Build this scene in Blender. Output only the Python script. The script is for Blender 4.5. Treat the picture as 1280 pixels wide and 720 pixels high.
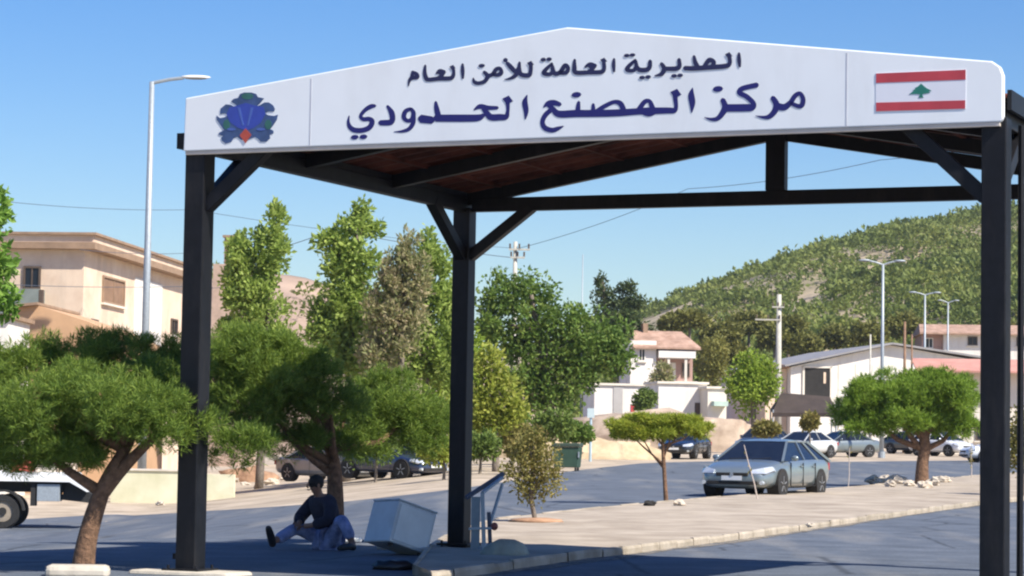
import bpy, math, random
from mathutils import Vector, Matrix, noise
R = math.radians
rnd = random.Random(11)
for o in list(bpy.data.objects): bpy.data.objects.remove(o)
S = bpy.context.scene
COL = S.collection

# ------------------------------------------------------------------ camera
H, F_PX, PITCH, ROLL = 1.35, 3138.9, 0.0640, 0.0170
cd = bpy.data.cameras.new('camera'); cam = bpy.data.objects.new('camera', cd); COL.objects.link(cam)
cd.sensor_width = 36.0; cd.lens = F_PX / 1280 * 36.0
cd.clip_start = 0.5; cd.clip_end = 6000
cp, sp = math.cos(PITCH), math.sin(PITCH)
_r, _u, FWD = Vector((1, 0, 0)), Vector((0, -sp, cp)), Vector((0, cp, sp))
RGT = math.cos(ROLL) * _r + math.sin(ROLL) * _u
UPV = -math.sin(ROLL) * _r + math.cos(ROLL) * _u
m = Matrix((RGT, UPV, -FWD)).transposed().to_4x4(); m.translation = (0, 0, H)
cam.matrix_world = m
S.camera = cam
CAM = Vector((0, 0, H))

# ------------------------------------------------------------------ world and sun
SUN_EL = R(47)
SD = Vector((.79 * math.cos(SUN_EL), -.6131 * math.cos(SUN_EL), math.sin(SUN_EL)))
w = bpy.data.worlds.new('World'); S.world = w; w.use_nodes = True
nt = w.node_tree; nt.nodes.clear()
sky = nt.nodes.new('ShaderNodeTexSky'); sky.sky_type = 'NISHITA'; sky.sun_disc = False
sky.sun_elevation = SUN_EL; sky.sun_rotation = math.atan2(SD.x, SD.y)
sky.air_density = 1.0; sky.dust_density = 0.6; sky.ozone_density = 3.0
bg = nt.nodes.new('ShaderNodeBackground'); bg.inputs[1].default_value = 0.098
wo = nt.nodes.new('ShaderNodeOutputWorld')
hsv = nt.nodes.new('ShaderNodeHueSaturation'); hsv.inputs['Hue'].default_value = .514; hsv.inputs['Saturation'].default_value = 1.42; hsv.inputs['Value'].default_value = .90
nt.links.new(sky.outputs[0], hsv.inputs['Color']); nt.links.new(hsv.outputs[0], bg.inputs[0]); nt.links.new(bg.outputs[0], wo.inputs[0])
sl = bpy.data.lights.new('sun', 'SUN'); sl.energy = 4.6; sl.angle = R(0.53); sl.color = (1.0, .94, .84)
so = bpy.data.objects.new('sun', sl); COL.objects.link(so)
so.rotation_euler = SD.to_track_quat('Z', 'Y').to_euler(); so.location = (20, -15, 40)
S.view_settings.view_transform = 'Standard'; S.view_settings.look = 'None'
S.view_settings.exposure = 0.80; S.view_settings.gamma = 1.0
S.render.engine = 'CYCLES'
S.cycles.pixel_filter_type = 'BLACKMAN_HARRIS'; S.cycles.filter_width = 2.2

# ------------------------------------------------------------------ pixel rays and ground height
def ray(px, py):
    return (FWD * F_PX + RGT * (px - 640) + UPV * (360 - py)).normalized()
def at(px, py, Y):
    d = ray(px, py); return CAM + d * (Y / d.y)
def sst(a, b, x):
    t = min(1, max(0, (x - a) / (b - a))); return t * t * (3 - 2 * t)
def gh(x, y):
    k = 0.0085 * max(0.0, min(y, 260) - 32) + .004 * max(0.0, min(y, 260) - 70)
    c = min(1.3, .13 * max(0.0, -(x + 1.5)))
    return k - c * sst(30, 50, y)
def ground(px, py, lift=0):
    d = ray(px, py); t = 8.0
    while t < 900:
        p = CAM + d * t
        if p.z <= gh(p.x, p.y) + lift: break
        t *= 1.002
    p = CAM + d * t
    return Vector((p.x, p.y, gh(p.x, p.y) + lift))
def sc(Y): return F_PX / Y

# ------------------------------------------------------------------ materials
MATS = {}
def mat(name, col, rough=.7, var=.12, scale=6.0, metal=0.0, bump=0.0, spec=.5, col2=None, coat=0.0, emit=None, coord='Object', detail=5):
    if name in MATS: return MATS[name]
    M = bpy.data.materials.new(name); M.use_nodes = True; MATS[name] = M
    n = M.node_tree; b = n.nodes['Principled BSDF']
    b.inputs['Roughness'].default_value = rough; b.inputs['Metallic'].default_value = metal
    b.inputs['Specular IOR Level'].default_value = spec
    if coat: b.inputs['Coat Weight'].default_value = coat; b.inputs['Coat Roughness'].default_value = .06
    tc = n.nodes.new('ShaderNodeTexCoord'); nz = n.nodes.new('ShaderNodeTexNoise')
    nz.inputs['Scale'].default_value = scale; nz.inputs['Detail'].default_value = detail; nz.inputs['Roughness'].default_value = .65
    n.links.new(tc.outputs[coord], nz.inputs['Vector'])
    rp = n.nodes.new('ShaderNodeValToRGB')
    a = [max(0, c * (1 - var)) for c in col]; c2 = col2 or [min(1, c * (1 + var)) for c in col]
    rp.color_ramp.elements[0].position = .32; rp.color_ramp.elements[1].position = .68
    rp.color_ramp.elements[0].color = (*a, 1); rp.color_ramp.elements[1].color = (*c2, 1)
    n.links.new(nz.outputs[0], rp.inputs[0]); n.links.new(rp.outputs[0], b.inputs['Base Color'])
    if bump:
        bp = n.nodes.new('ShaderNodeBump'); bp.inputs['Strength'].default_value = bump; bp.inputs['Distance'].default_value = .05
        n.links.new(nz.outputs[0], bp.inputs['Height']); n.links.new(bp.outputs[0], b.inputs['Normal'])
    return M
def leafmat(name, cols, trans=.35, rough=.6, nscale=.9, nw=.5, rw=.55):
    M = bpy.data.materials.new(name); M.use_nodes = True
    n = M.node_tree; b = n.nodes['Principled BSDF']; out = n.nodes['Material Output']
    b.inputs['Roughness'].default_value = rough; b.inputs['Specular IOR Level'].default_value = .25
    g = n.nodes.new('ShaderNodeNewGeometry'); rp = n.nodes.new('ShaderNodeValToRGB')
    tc = n.nodes.new('ShaderNodeTexCoord'); nz = n.nodes.new('ShaderNodeTexNoise')
    nz.inputs['Scale'].default_value = nscale; nz.inputs['Detail'].default_value = 4
    n.links.new(tc.outputs['Object'], nz.inputs['Vector'])
    mx = n.nodes.new('ShaderNodeMath'); mx.operation = 'MULTIPLY_ADD'; mx.inputs[1].default_value = rw
    m2 = n.nodes.new('ShaderNodeMath'); m2.operation = 'MULTIPLY'; m2.inputs[1].default_value = nw
    n.links.new(nz.outputs[0], m2.inputs[0])
    n.links.new(g.outputs['Random Per Island'], mx.inputs[0]); n.links.new(m2.outputs[0], mx.inputs[2])
    cr = rp.color_ramp
    for i in range(len(cols) - 2): cr.elements.new(.5)
    for i, c in enumerate(cols):
        cr.elements[i].position = .1 + .8 * i / (len(cols) - 1); cr.elements[i].color = (*c, 1)
    sb = n.nodes.new('ShaderNodeMath'); sb.operation = 'SUBTRACT'; sb.inputs[1].default_value = nw * .5 + rw * .5 - .5
    n.links.new(mx.outputs[0], sb.inputs[0]); n.links.new(sb.outputs[0], rp.inputs[0]); n.links.new(rp.outputs[0], b.inputs['Base Color'])
    t = n.nodes.new('ShaderNodeBsdfTranslucent'); ms = n.nodes.new('ShaderNodeMixShader'); ms.inputs[0].default_value = trans
    hs = n.nodes.new('ShaderNodeHueSaturation'); hs.inputs['Value'].default_value = 1.25
    n.links.new(rp.outputs[0], hs.inputs['Color']); n.links.new(hs.outputs[0], t.inputs[0])
    n.links.new(b.outputs[0], ms.inputs[1]); n.links.new(t.outputs[0], ms.inputs[2]); n.links.new(ms.outputs[0], out.inputs[0])
    return M

# ------------------------------------------------------------------ mesh builder
class MB:
    def __init__(s): s.v = []; s.f = []
    def add(s, vs, fs):
        o = len(s.v); s.v += [tuple(v) for v in vs]; s.f += [tuple(i + o for i in f) for f in fs]; return s
    def box(s, c, d, rot=None):
        c = Vector(c); hx, hy, hz = d[0] / 2, d[1] / 2, d[2] / 2
        vs = []
        for x, y, z in ((-1,-1,-1),(1,-1,-1),(1,1,-1),(-1,1,-1),(-1,-1,1),(1,-1,1),(1,1,1),(-1,1,1)):
            p = Vector((x * hx, y * hy, z * hz))
            if rot is not None: p = rot @ p
            vs.append(c + p)
        return s.add(vs, [(0,3,2,1),(4,5,6,7),(0,1,5,4),(1,2,6,5),(2,3,7,6),(3,0,4,7)])
    def b2(s, lo, hi):
        return s.box([(a + b) / 2 for a, b in zip(lo, hi)], [abs(b - a) for a, b in zip(lo, hi)])
    def bar(s, p, q, a, b, up=(0, 0, 1)):
        p, q = Vector(p), Vector(q); d = (q - p); L = d.length; d.normalize()
        u = Vector(up)
        if abs(d.dot(u)) > .99: u = Vector((0, 1, 0))
        x = d.cross(u).normalized(); z = x.cross(d)
        M = Matrix((x, d, z)).transposed()
        return s.box((p + q) / 2, (a, L, b), M)
    def tube(s, pts, rad, n=8, cap=True):
        pts = [Vector(p) for p in pts]
        if not isinstance(rad, (list, tuple)): rad = [rad] * len(pts)
        vs = []; fs = []
        ref = Vector((.31, .22, 1)) if abs((pts[-1] - pts[0]).normalized().z) < .9 else Vector((1, .2, .1))
        for i, p in enumerate(pts):
            d = (pts[min(i + 1, len(pts) - 1)] - pts[max(i - 1, 0)]).normalized()
            x = d.cross(ref).normalized(); y = d.cross(x)
            for k in range(n):
                a = 2 * math.pi * k / n; vs.append(p + (x * math.cos(a) + y * math.sin(a)) * rad[i])
        for i in range(len(pts) - 1):
            for k in range(n):
                fs.append((i*n+k, i*n+(k+1)%n, (i+1)*n+(k+1)%n, (i+1)*n+k))
        if cap:
            fs.append(tuple(range(n))); fs.append(tuple((len(pts)-1)*n + k for k in range(n-1, -1, -1)))
        return s.add(vs, fs)
    def prism(s, poly, ax, lo, hi):
        # poly 2D; ax: 'x','y','z' extrusion axis
        def P(a, b, t): return {'x': (t, a, b), 'y': (a, t, b), 'z': (a, b, t)}[ax]
        n = len(poly); vs = [P(a, b, lo) for a, b in poly] + [P(a, b, hi) for a, b in poly]
        fs = [tuple(range(n)), tuple(range(2*n-1, n-1, -1))] + [(i, (i+1)%n, n+(i+1)%n, n+i) for i in range(n)]
        return s.add(vs, fs)
    def ell(s, c, r, nu=12, nv=8, jit=0, sd=0):
        c = Vector(c); vs = []; fs = []
        for j in range(nv + 1):
            th = math.pi * j / nv
            for i in range(nu):
                ph = 2 * math.pi * i / nu
                d = Vector((math.sin(th)*math.cos(ph), math.sin(th)*math.sin(ph), math.cos(th)))
                k = 1 + (jit * noise.noise(d * 2.1 + Vector((sd, sd*.7, 0))) if jit else 0)
                vs.append(c + Vector((d.x*r[0], d.y*r[1], d.z*r[2])) * k)
        for j in range(nv):
            for i in range(nu):
                fs.append((j*nu+i, (j+1)*nu+i, (j+1)*nu+(i+1)%nu, j*nu+(i+1)%nu))
        return s.add(vs, fs)
    def build(s, name, material, parent=None, smooth=False, bevel=0, sub=0):
        me = bpy.data.meshes.new(name); me.from_pydata(s.v, [], s.f); me.validate(); me.update()
        import bmesh
        bm = bmesh.new(); bm.from_mesh(me)
        if sub or smooth: bmesh.ops.remove_doubles(bm, verts=bm.verts, dist=1e-5)
        if len(bm.faces) < 30000 and not name.startswith(('crown', 'scrub')): bmesh.ops.recalc_face_normals(bm, faces=bm.faces)
        bm.to_mesh(me); bm.free()
        o = bpy.data.objects.new(name, me); COL.objects.link(o)
        me.materials.append(material)
        if smooth or sub:
            for p in me.polygons: p.use_smooth = True
        if bevel:
            b = o.modifiers.new('bevel', 'BEVEL'); b.width = bevel; b.segments = 2; b.limit_method = 'ANGLE'
        if sub:
            b = o.modifiers.new('sub', 'SUBSURF'); b.levels = sub; b.render_levels = sub
        if parent: o.parent = parent
        return o
def tag(o, label, cat, group=None):
    o['label'] = label; o['category'] = cat
    if group: o['group'] = group
    return o
def thing(name, label, cat, loc=(0, 0, 0), rz=0, group=None):
    o = bpy.data.objects.new(name, None); COL.objects.link(o); o.empty_display_size = .3
    o.location = loc; o.rotation_euler = (0, 0, rz)
    return tag(o, label, cat, group)
def struct(o, kind='structure'):
    o['kind'] = kind; return o

def streaks(M, dark, lo=.45, hi=.8, sc_=(2.2, 2.2, .25), amt=.5):
    n = M.node_tree; b = n.nodes['Principled BSDF']; old = b.inputs['Base Color'].links[0].from_socket
    tc = n.nodes.new('ShaderNodeTexCoord'); mp = n.nodes.new('ShaderNodeMapping'); mp.inputs['Scale'].default_value = sc_
    nz = n.nodes.new('ShaderNodeTexNoise'); nz.inputs['Scale'].default_value = 1; nz.inputs['Detail'].default_value = 8; nz.inputs['Roughness'].default_value = .7
    n.links.new(tc.outputs['Object'], mp.inputs[0]); n.links.new(mp.outputs[0], nz.inputs['Vector'])
    rp = n.nodes.new('ShaderNodeMapRange'); rp.inputs['From Min'].default_value = lo; rp.inputs['From Max'].default_value = hi; rp.inputs['To Max'].default_value = amt
    mx = n.nodes.new('ShaderNodeMix'); mx.data_type = 'RGBA'; mx.inputs[7].default_value = (*dark, 1)
    n.links.new(nz.outputs[0], rp.inputs[0]); n.links.new(rp.outputs[0], mx.inputs[0]); n.links.new(old, mx.inputs[6]); n.links.new(mx.outputs[2], b.inputs['Base Color'])
    return M
# common materials
M_BLACK = mat('black_painted_steel', (.006, .0065, .009), .5, .35, 9, spec=.28)
streaks(M_BLACK, (.045, .040, .036), .5, .85, (5, 5, 1.2), .55)
M_GREY = mat('grey_galvanised', (.34, .38, .41), .5, .15, 14, metal=.3)
M_CONC = mat('pale_concrete', (.50, .45, .37), .9, .16, 5, bump=.3)
M_GLASS = mat('dark_glass', (.012, .016, .026), .10, .2, 3, spec=.32)
M_TYRE = mat('tyre_rubber', (.02, .02, .02), .85, .2, 20)
M_RIM = mat('alloy_rim', (.45, .46, .48), .35, .1, 20, metal=.7)
M_WHITE = mat('white_paint', (.78, .78, .76), .55, .05, 4)
M_PLATE = mat('number_plate_white', (.75, .75, .73), .5, .03, 4)
M_BARK = mat('brown_bark', (.17, .095, .055), .95, .45, 14, bump=.8)
M_BARKG = mat('grey_bark', (.17, .14, .11), .95, .35, 9, bump=.6)
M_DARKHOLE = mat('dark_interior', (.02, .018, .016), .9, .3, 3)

# ------------------------------------------------------------------ ground sheet
def lines(dense_lo, dense_hi, step, lo, hi):
    L = []; x = dense_lo
    while x <= dense_hi + 1e-6: L.append(x); x += step
    s = step
    while L[-1] < hi: s *= 1.22; L.append(L[-1] + s)
    s = step
    while L[0] > lo: s *= 1.22; L.insert(0, L[0] - s)
    return L
M_DIRT = mat('dusty_ground', (.37, .29, .20), .95, .28, .55, bump=.25, col2=(.55, .45, .335), detail=9)
xs = lines(-30, 30, 1.0, -2500, 2500); ys = lines(-4, 110, 1.0, -300, 3500)
g = MB(); g.v = [(x, y, gh(x, y)) for y in ys for x in xs]; nx = len(xs)
g.f = [(j*nx+i, j*nx+i+1, (j+1)*nx+i+1, (j+1)*nx+i) for j in range(len(ys)-1) for i in range(nx-1)]
struct(g.build('ground', M_DIRT, smooth=True))

# asphalt: one sheet from the camera to the far verge
def asphalt():
    M = mat('asphalt', (.082, .099, .126), .88, .2, 1.1, bump=.12, col2=(.121, .141, .172), detail=10)
    n = M.node_tree; b = n.nodes['Principled BSDF']
    # long patches and dust streaks along the carriageway
    tc = n.nodes.new('ShaderNodeTexCoord'); mp = n.nodes.new('ShaderNodeMapping'); mp.inputs['Scale'].default_value = (.9, .16, 1); mp.inputs['Rotation'].default_value = (0, 0, R(35))
    nz = n.nodes.new('ShaderNodeTexNoise'); nz.inputs['Scale'].default_value = 1.0; nz.inputs['Detail'].default_value = 6
    n.links.new(tc.outputs['Object'], mp.inputs[0]); n.links.new(mp.outputs[0], nz.inputs['Vector'])
    rp = n.nodes.new('ShaderNodeValToRGB'); rp.color_ramp.elements[0].position = .52; rp.color_ramp.elements[1].position = .75
    mx = n.nodes.new('ShaderNodeMix'); mx.data_type = 'RGBA'
    old = b.inputs['Base Color'].links[0].from_socket
    n.links.new(nz.outputs[0], rp.inputs[0]); n.links.new(rp.outputs[0], mx.inputs[0])
    n.links.new(old, mx.inputs[6]); mx.inputs[7].default_value = (.19, .19, .188, 1)
    vo = n.nodes.new('ShaderNodeTexVoronoi'); vo.feature = 'DISTANCE_TO_EDGE'; vo.inputs['Scale'].default_value = .28
    nd = n.nodes.new('ShaderNodeTexNoise'); nd.inputs['Scale'].default_value = 1.3; nd.inputs['Detail'].default_value = 5
    va = n.nodes.new('ShaderNodeMix'); va.data_type = 'RGBA'; va.inputs[0].default_value = .12
    n.links.new(tc.outputs['Object'], nd.inputs['Vector']); n.links.new(tc.outputs['Object'], va.inputs[6]); n.links.new(nd.outputs['Color'], va.inputs[7]); n.links.new(va.outputs[2], vo.inputs['Vector'])
    rc = n.nodes.new('ShaderNodeValToRGB'); rc.color_ramp.elements[0].position = .002; rc.color_ramp.elements[0].color = (.45, .45, .45, 1); rc.color_ramp.elements[1].position = .012
    n.links.new(vo.outputs['Distance'], rc.inputs[0])
    gr = n.nodes.new('ShaderNodeTexNoise'); gr.inputs['Scale'].default_value = 28; gr.inputs['Detail'].default_value = 3
    rg_ = n.nodes.new('ShaderNodeValToRGB'); rg_.color_ramp.elements[0].position = .3; rg_.color_ramp.elements[0].color = (.72, .72, .72, 1); rg_.color_ramp.elements[1].position = .7; rg_.color_ramp.elements[1].color = (1.2, 1.2, 1.2, 1)
    n.links.new(tc.outputs['Object'], gr.inputs['Vector']); n.links.new(gr.outputs[0], rg_.inputs[0])
    m1 = n.nodes.new('ShaderNodeMix'); m1.data_type = 'RGBA'; m1.blend_type = 'MULTIPLY'; m1.inputs[0].default_value = 1
    m2 = n.nodes.new('ShaderNodeMix'); m2.data_type = 'RGBA'; m2.blend_type = 'MULTIPLY'; m2.inputs[0].default_value = 1
    n.links.new(mx.outputs[2], m1.inputs[6]); n.links.new(rc.outputs[0], m1.inputs[7]); n.links.new(m1.outputs[2], m2.inputs[6]); n.links.new(rg_.outputs[0], m2.inputs[7])
    n.links.new(m2.outputs[2], b.inputs['Base Color'])
    return M
M_ASPH = asphalt()
far_px = [(-420, 690), (-150, 666), (0, 652), (140, 644), (260, 640), (430, 629), (560, 614), (640, 602), (720, 589), (800, 580), (900, 577), (1050, 578), (1225, 576), (1400, 574), (1700, 572)]
far = [ground(*p) for p in far_px]
def resample(P, n):
    L = [0]
    for a, b in zip(P, P[1:]): L.append(L[-1] + (b - a).length)
    out = []
    for i in range(n):
        t = L[-1] * i / (n - 1); k = 0
        while k < len(P) - 2 and L[k+1] < t: k += 1
        out.append(P[k].lerp(P[k+1], (t - L[k]) / max(1e-6, L[k+1] - L[k])))
    return out
far = resample(far, 150)
a = MB(); NR = 70
for i, p in enumerate(far):
    q = Vector((p.x * .22 + (i/149 - .5) * 8, 2.0 + 2 * i / 149, 0))
    wob = .35 * noise.noise(Vector((p.x * .35, p.y * .2, 3)))
    p = p + Vector((0, wob, 0))
    for j in range(NR):
        c = q.lerp(p, (j / (NR - 1)) ** 1.2); a.v.append((c.x, c.y, gh(c.x, c.y) + .03))
a.f = [(i*NR+j, (i+1)*NR+j, (i+1)*NR+j+1, i*NR+j+1) for i in range(149) for j in range(NR-1)]
struct(a.build('road', M_ASPH, smooth=True))

# traffic island: kerb ring and dusty paving
near_px = [(1500, 604), (1225, 633), (1080, 654), (940, 675), (830, 690), (740, 701), (640, 716), (540, 733)]
far2_px = [(515, 722), (535, 694), (566, 674), (620, 657), (740, 643), (870, 630), (960, 622), (1050, 615), (1225, 598), (1500, 578)]
isl = resample([ground(*p) for p in near_px], 90) + resample([ground(*p) for p in far2_px], 90)
IH = .13
def wobp(p, i): return p + Vector((0, .05 * noise.noise(Vector((i * .31, 1, 0))), 0))
isl = [wobp(p, i) for i, p in enumerate(isl)]
nA = 90
inn = []
for i in range(nA):
    p, q = isl[i], isl[2*nA - 1 - i]
    d = (q - p); L = d.length; d.normalize(); k = min(.22, L * .3)
    inn.append((p + d * k, q - d * k))
inner = [t[0] for t in inn] + [inn[nA-1-i][1] for i in range(nA)]
pv = MB(); NS = 24
for i in range(nA):
    for j in range(NS):
        c = inn[i][0].lerp(inn[i][1], j / (NS - 1)); bmp = .03 * noise.noise(Vector((c.x * .8, c.y * .8, 0))) * math.sin(math.pi * j / (NS - 1))
        pv.v.append((c.x, c.y, gh(c.x, c.y) + IH - .01 + bmp))
pv.f = [(i*NS+j, (i+1)*NS+j, (i+1)*NS+j+1, i*NS+j+1) for i in range(nA-1) for j in range(NS-1)]
M_ISL = mat('island_dust', (.33, .265, .195), .95, .2, .9, bump=.3, col2=(.47, .395, .305), detail=9)
struct(pv.build('traffic_island', M_ISL, smooth=True))
kb = MB(); n = 2 * nA; r_k = random.Random(4)
for i in range(n):
    k = (i + 1) % n; o = len(kb.v); jz, jo = r_k.uniform(-.012, .012), r_k.uniform(-.02, .02)
    for t in (.008, .992):
        p, q = isl[i].lerp(isl[k], t), inner[i].lerp(inner[k], t); z0 = gh(p.x, p.y); dn = (p - q).normalized() * jo
        lip = p.lerp(q, .14)
        kb.v += [(p.x+dn.x, p.y+dn.y, z0 - .05), (p.x+dn.x, p.y+dn.y, z0 + IH - .035 + jz), (lip.x+dn.x, lip.y+dn.y, z0 + IH + jz), (q.x, q.y, z0 + IH + jz*.4), (q.x, q.y, z0 - .05)]
    for j in range(4): kb.f.append((o+j, o+5+j, o+6+j, o+j+1))
    kb.f.append((o, o+1, o+2, o+3, o+4)); kb.f.append((o+9, o+8, o+7, o+6, o+5))
M_KERB = mat('kerb_concrete', (.30, .25, .18), .9, .2, 1.6, bump=.3, col2=(.50, .43, .34), detail=8)
struct(kb.build('kerb', M_KERB))

gd = MB(); NG = 5
for i in range(nA):
    p = isl[i]; c_ = p - inner[i]; c_.z = 0; c_.normalize(); wd_ = .55 + .5 * noise.noise(Vector((i * .23, 3, 1))) + .25 * noise.noise(Vector((i * .9, 1, 1)))
    for j in range(NG):
        q = p + c_ * (.02 + max(.12, wd_) * j / (NG - 1)); gd.v.append((q.x, q.y, gh(q.x, q.y) + .038))
gd.f = [(i*NG+j, (i+1)*NG+j, (i+1)*NG+j+1, i*NG+j+1) for i in range(nA-1) for j in range(NG-1)]
M_GD = mat('gutter_sand', (.26, .22, .165), .95, .2, 1.5, bump=.3, col2=(.36, .31, .24), detail=9)
n_ = M_GD.node_tree; tcg = n_.nodes.new('ShaderNodeTexCoord'); ng = n_.nodes.new('ShaderNodeTexNoise'); ng.inputs['Scale'].default_value = 3.5; ng.inputs['Detail'].default_value = 9; ng.inputs['Roughness'].default_value = .75
rg = n_.nodes.new('ShaderNodeMapRange'); rg.inputs['From Min'].default_value = .40; rg.inputs['From Max'].default_value = .60
n_.links.new(tcg.outputs['Object'], ng.inputs['Vector']); n_.links.new(ng.outputs[0], rg.inputs[0]); n_.links.new(rg.outputs[0], n_.nodes['Principled BSDF'].inputs['Alpha'])
struct(gd.build('gutter_dust', M_GD, smooth=True))

# ------------------------------------------------------------------ canopy (local x along the sign, y into the depth)
CA, CW, CD, CH = 0.408, 8.19, 6.55, 4.32
FLp = Vector((-3.21, 25.56, 0))
can = thing('border_canopy', 'black steel gabled canopy with a white sign board lettered in blue', 'canopy', FLp, -CA)
can_w = Matrix.Translation(FLp) @ Matrix.Rotation(-CA, 4, 'Z'); can_i = can_w.inverted()
YS = -.165         # sign face plane in local y
def sg(px, py, y=YS):
    o = can_i @ CAM; d = can_i.to_3x3() @ ray(px, py); t = (y - o.y) / d.y; p = o + d * t
    return p.x, p.z
PW = .225
def post(cx, cy, foot):
    m = MB()
    m.box((cx, cy, (CH + .05 + foot) / 2), (PW, PW, CH + .05 - foot))
    return m.build('post', M_BLACK, can, bevel=.012)
XL, XR, YF, YB = .0, CW, .0, CD
posts = [post(XL, YF, 0.0), post(XR, YF, 0), post(XL, YB, 0), post(XR, YB, 0)]
bp = MB()
for (x, y) in ((XL, YF), (XR, YF), (XL, YB), (XR, YB)):
    b_ = MB(); b_.box((x, y, .15 if y > 1 else .075), (.42, .42, .03))
    for sx in (-1, 1):
        for sy in (-1, 1): b_.tube([(x + sx*.16, y + sy*.16, .08), (x + sx*.16, y + sy*.16, .2 if y > 1 else .125)], .014, 6)
    b_.build('base_plate', M_BLACK, can)
# beams
def beam(name, p, q, a, b): MB().bar(p, q, a, b).build(name, M_BLACK, can, bevel=.008)
zb = CH + .085
beam('tie_beam', (XL + .12, YB, zb), (XR + 1.0, YB, zb), .12, .17)
beam('tie_beam', (XL + .12, YF, zb + .02), (XR - .12, YF, zb + .02), .12, .17)
beam('eave_beam', (XL, YF + .12, zb), (XL, YB + .1, zb), .12, .17)
beam('eave_beam', (XR, YF + .12, zb), (XR, YB + .1, zb), .12, .17)
AP = .80            # rafter underside rise at the apex
EV = .45            # eave overhang
def raf(y):
    m = MB()
    for x0, x1 in ((XL - .05, CW/2), (XR + .05, CW/2)):
        m.bar((x0, y, CH + .14), (x1, y, CH + AP + .06), .10, .15)
    m.build('rafter', M_BLACK, can)
for y in (.12, CD * .34, CD * .67, CD): raf(y)
MB().b2((CW/2 - .12, CD - .07, CH + .172), (CW/2 + .12, CD + .07, CH + AP + .05)).build('king_post', M_BLACK, can, bevel=.006)
M_ROOF = mat('rust_brown_sheet', (.08, .022, .014), .85, .45, 1.6, col2=(.19, .055, .032), spec=.15)
M_ROOFTOP = mat('roof_top_sheet', (.30, .29, .28), .6, .2, 2)
def roofsheet(sgn):
    m = MB(); vs = []; n = 84; y0, y1 = -.06, CD + .12
    xa = XL - .10 if sgn < 0 else XR + .10
    for lay in (0, 1):
        for i in range(n + 1):
            y = y0 + (y1 - y0) * i / n; rip = .018 * (1 if (i // 2) % 2 else -1)
            for x, z in ((xa, CH + .225 + .02), (CW/2, CH + AP + .165)):
                vs.append((x, y, z + rip + lay * .02))
    fs = []; N = 2 * (n + 1)
    for i in range(n):
        fs.append((2*i, 2*i+1, 2*i+3, 2*i+2)); fs.append((N+2*i, N+2*i+2, N+2*i+3, N+2*i+1))
    for i in range(n):
        fs.append((2*i, 2*i+2, N+2*i+2, N+2*i))
    fs.append((0, N, N+1, 1)); fs.append((2*n, 2*n+1, N+2*n+1, N+2*n))
    m.add(vs, fs); return m.build('roof_sheet', M_ROOF, can)
roofsheet(-1); roofsheet(1)
for x in (XL - .125, XR + .125):
    MB().b2((x - .02, -.05, CH + .12), (x + .02, CD + .13, CH + .30)).build('eave_trim', M_BLACK, can)
for x in (XL, XR):
    MB().b2((x - .055, .12, CH + .172), (x + .055, CD + .12, CH + .24)).build('eave_filler', M_BLACK, can)
def purlin(t, sgn):
    x = CW/2 * t if sgn < 0 else CW - CW/2 * t
    z = CH + .14 + (AP - .08) * t + .095
    MB().bar((x, -.04, z), (x, CD + .1, z), .06, .05).build('purlin', M_ROOF, can)
for t in (.12, .32, .52, .72, .92):
    purlin(t, -1); purlin(t, 1)
# ceiling boards running along the eaves direction, rust brown
def brace(p, q, a=.13, m=M_BLACK): MB().bar(p, q, a, a).build('brace', m, can, bevel=.006)
brace((XL + .09, YF, CH - .56), (XL + .80, YF, CH + .05))
brace((XR - .09, YF, CH - .66), (XR - .85, YF, CH + .05))
brace((XL, YF + .09, CH - .56), (XL, YF + .95, CH + .05))
brace((XR, YF + .09, CH - .56), (XR, YF + .95, CH + .05))
brace((XL + .09, YB, CH - .56), (XL + .92, YB, CH + .05))
brace((XR - .09, YB, CH - .56), (XR - .92, YB, CH + .05))
brace((XL, YB - .09, CH - .56), (XL, YB - .98, CH + .05))
brace((XR, YB - .09, CH - .56), (XR, YB - .98, CH + .05))
brace((CW*.68, .10, CH + .20), (CW*.80, CD*.34, CH + .36), .05, mat('pale_timber', (.36, .25, .16), .8, .2, 6))
# conduits beside the front posts
for x, zt in ((XL - .17, 1.6), (XR + .19, CH)):
    m = MB(); m.tube([(x, .16, .2), (x, .16, zt)], .03, 8); m.box((x - .03, .16, .2), (.14, .12, .06)); m.build('conduit', M_BLACK, can)
# sign board: front face traced as a gable with rounded right corner
SB, SE, SAp = CH + .0, CH + .546, CH + 1.06
x0, x1 = sg(229, 190)[0], sg(1253.5, 155)[0]
outline = [(x0, SB), (x1 - .02, SB), (x1, SB + .03), (x1, SE - .13), (x1 - .03, SE - .05), (x1 - .10, SE), (CW/2 + .1, SAp - .012), (CW/2, SAp), (CW/2 - .1, SAp - .012), (x0 + .01, SE)]
M_SIGN = mat('white_sign_sheet', (.86, .89, .90), .4, .02, 1.5, spec=.4)
board = MB().prism(outline, 'y', YS, YS + .09).build('sign_board', M_SIGN, can, bevel=.012)
streaks(M_SIGN, (.52, .50, .47), .5, .85, (1.6, 1, .35), .28)
M_SEAM = mat('seam_grey', (.55, .56, .60), .7, .1, 5)
for px in (388, 1058):
    xx = sg(px, 150)[0]; top = SE + (SAp - SE) * (1 - abs(xx - CW/2) / (CW/2))
    MB().b2((xx - .006, YS - .002, SB + .01), (xx + .006, YS + .001, top - .03)).build('panel_seam', M_SEAM, board)
MB().b2((x0 + .02, YS + .01, SB - .035), (x1 - .03, YS + .07, SB - .003)).build('bottom_trim', mat('trim_beige', (.62, .55, .47), .6, .1, 3), board)
gx0 = x0 - .13
MB().b2((gx0, -.08, CH + .04), (x0 - .004, .12, CH + .20)).build('gutter_end', M_BLACK, can)

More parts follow.
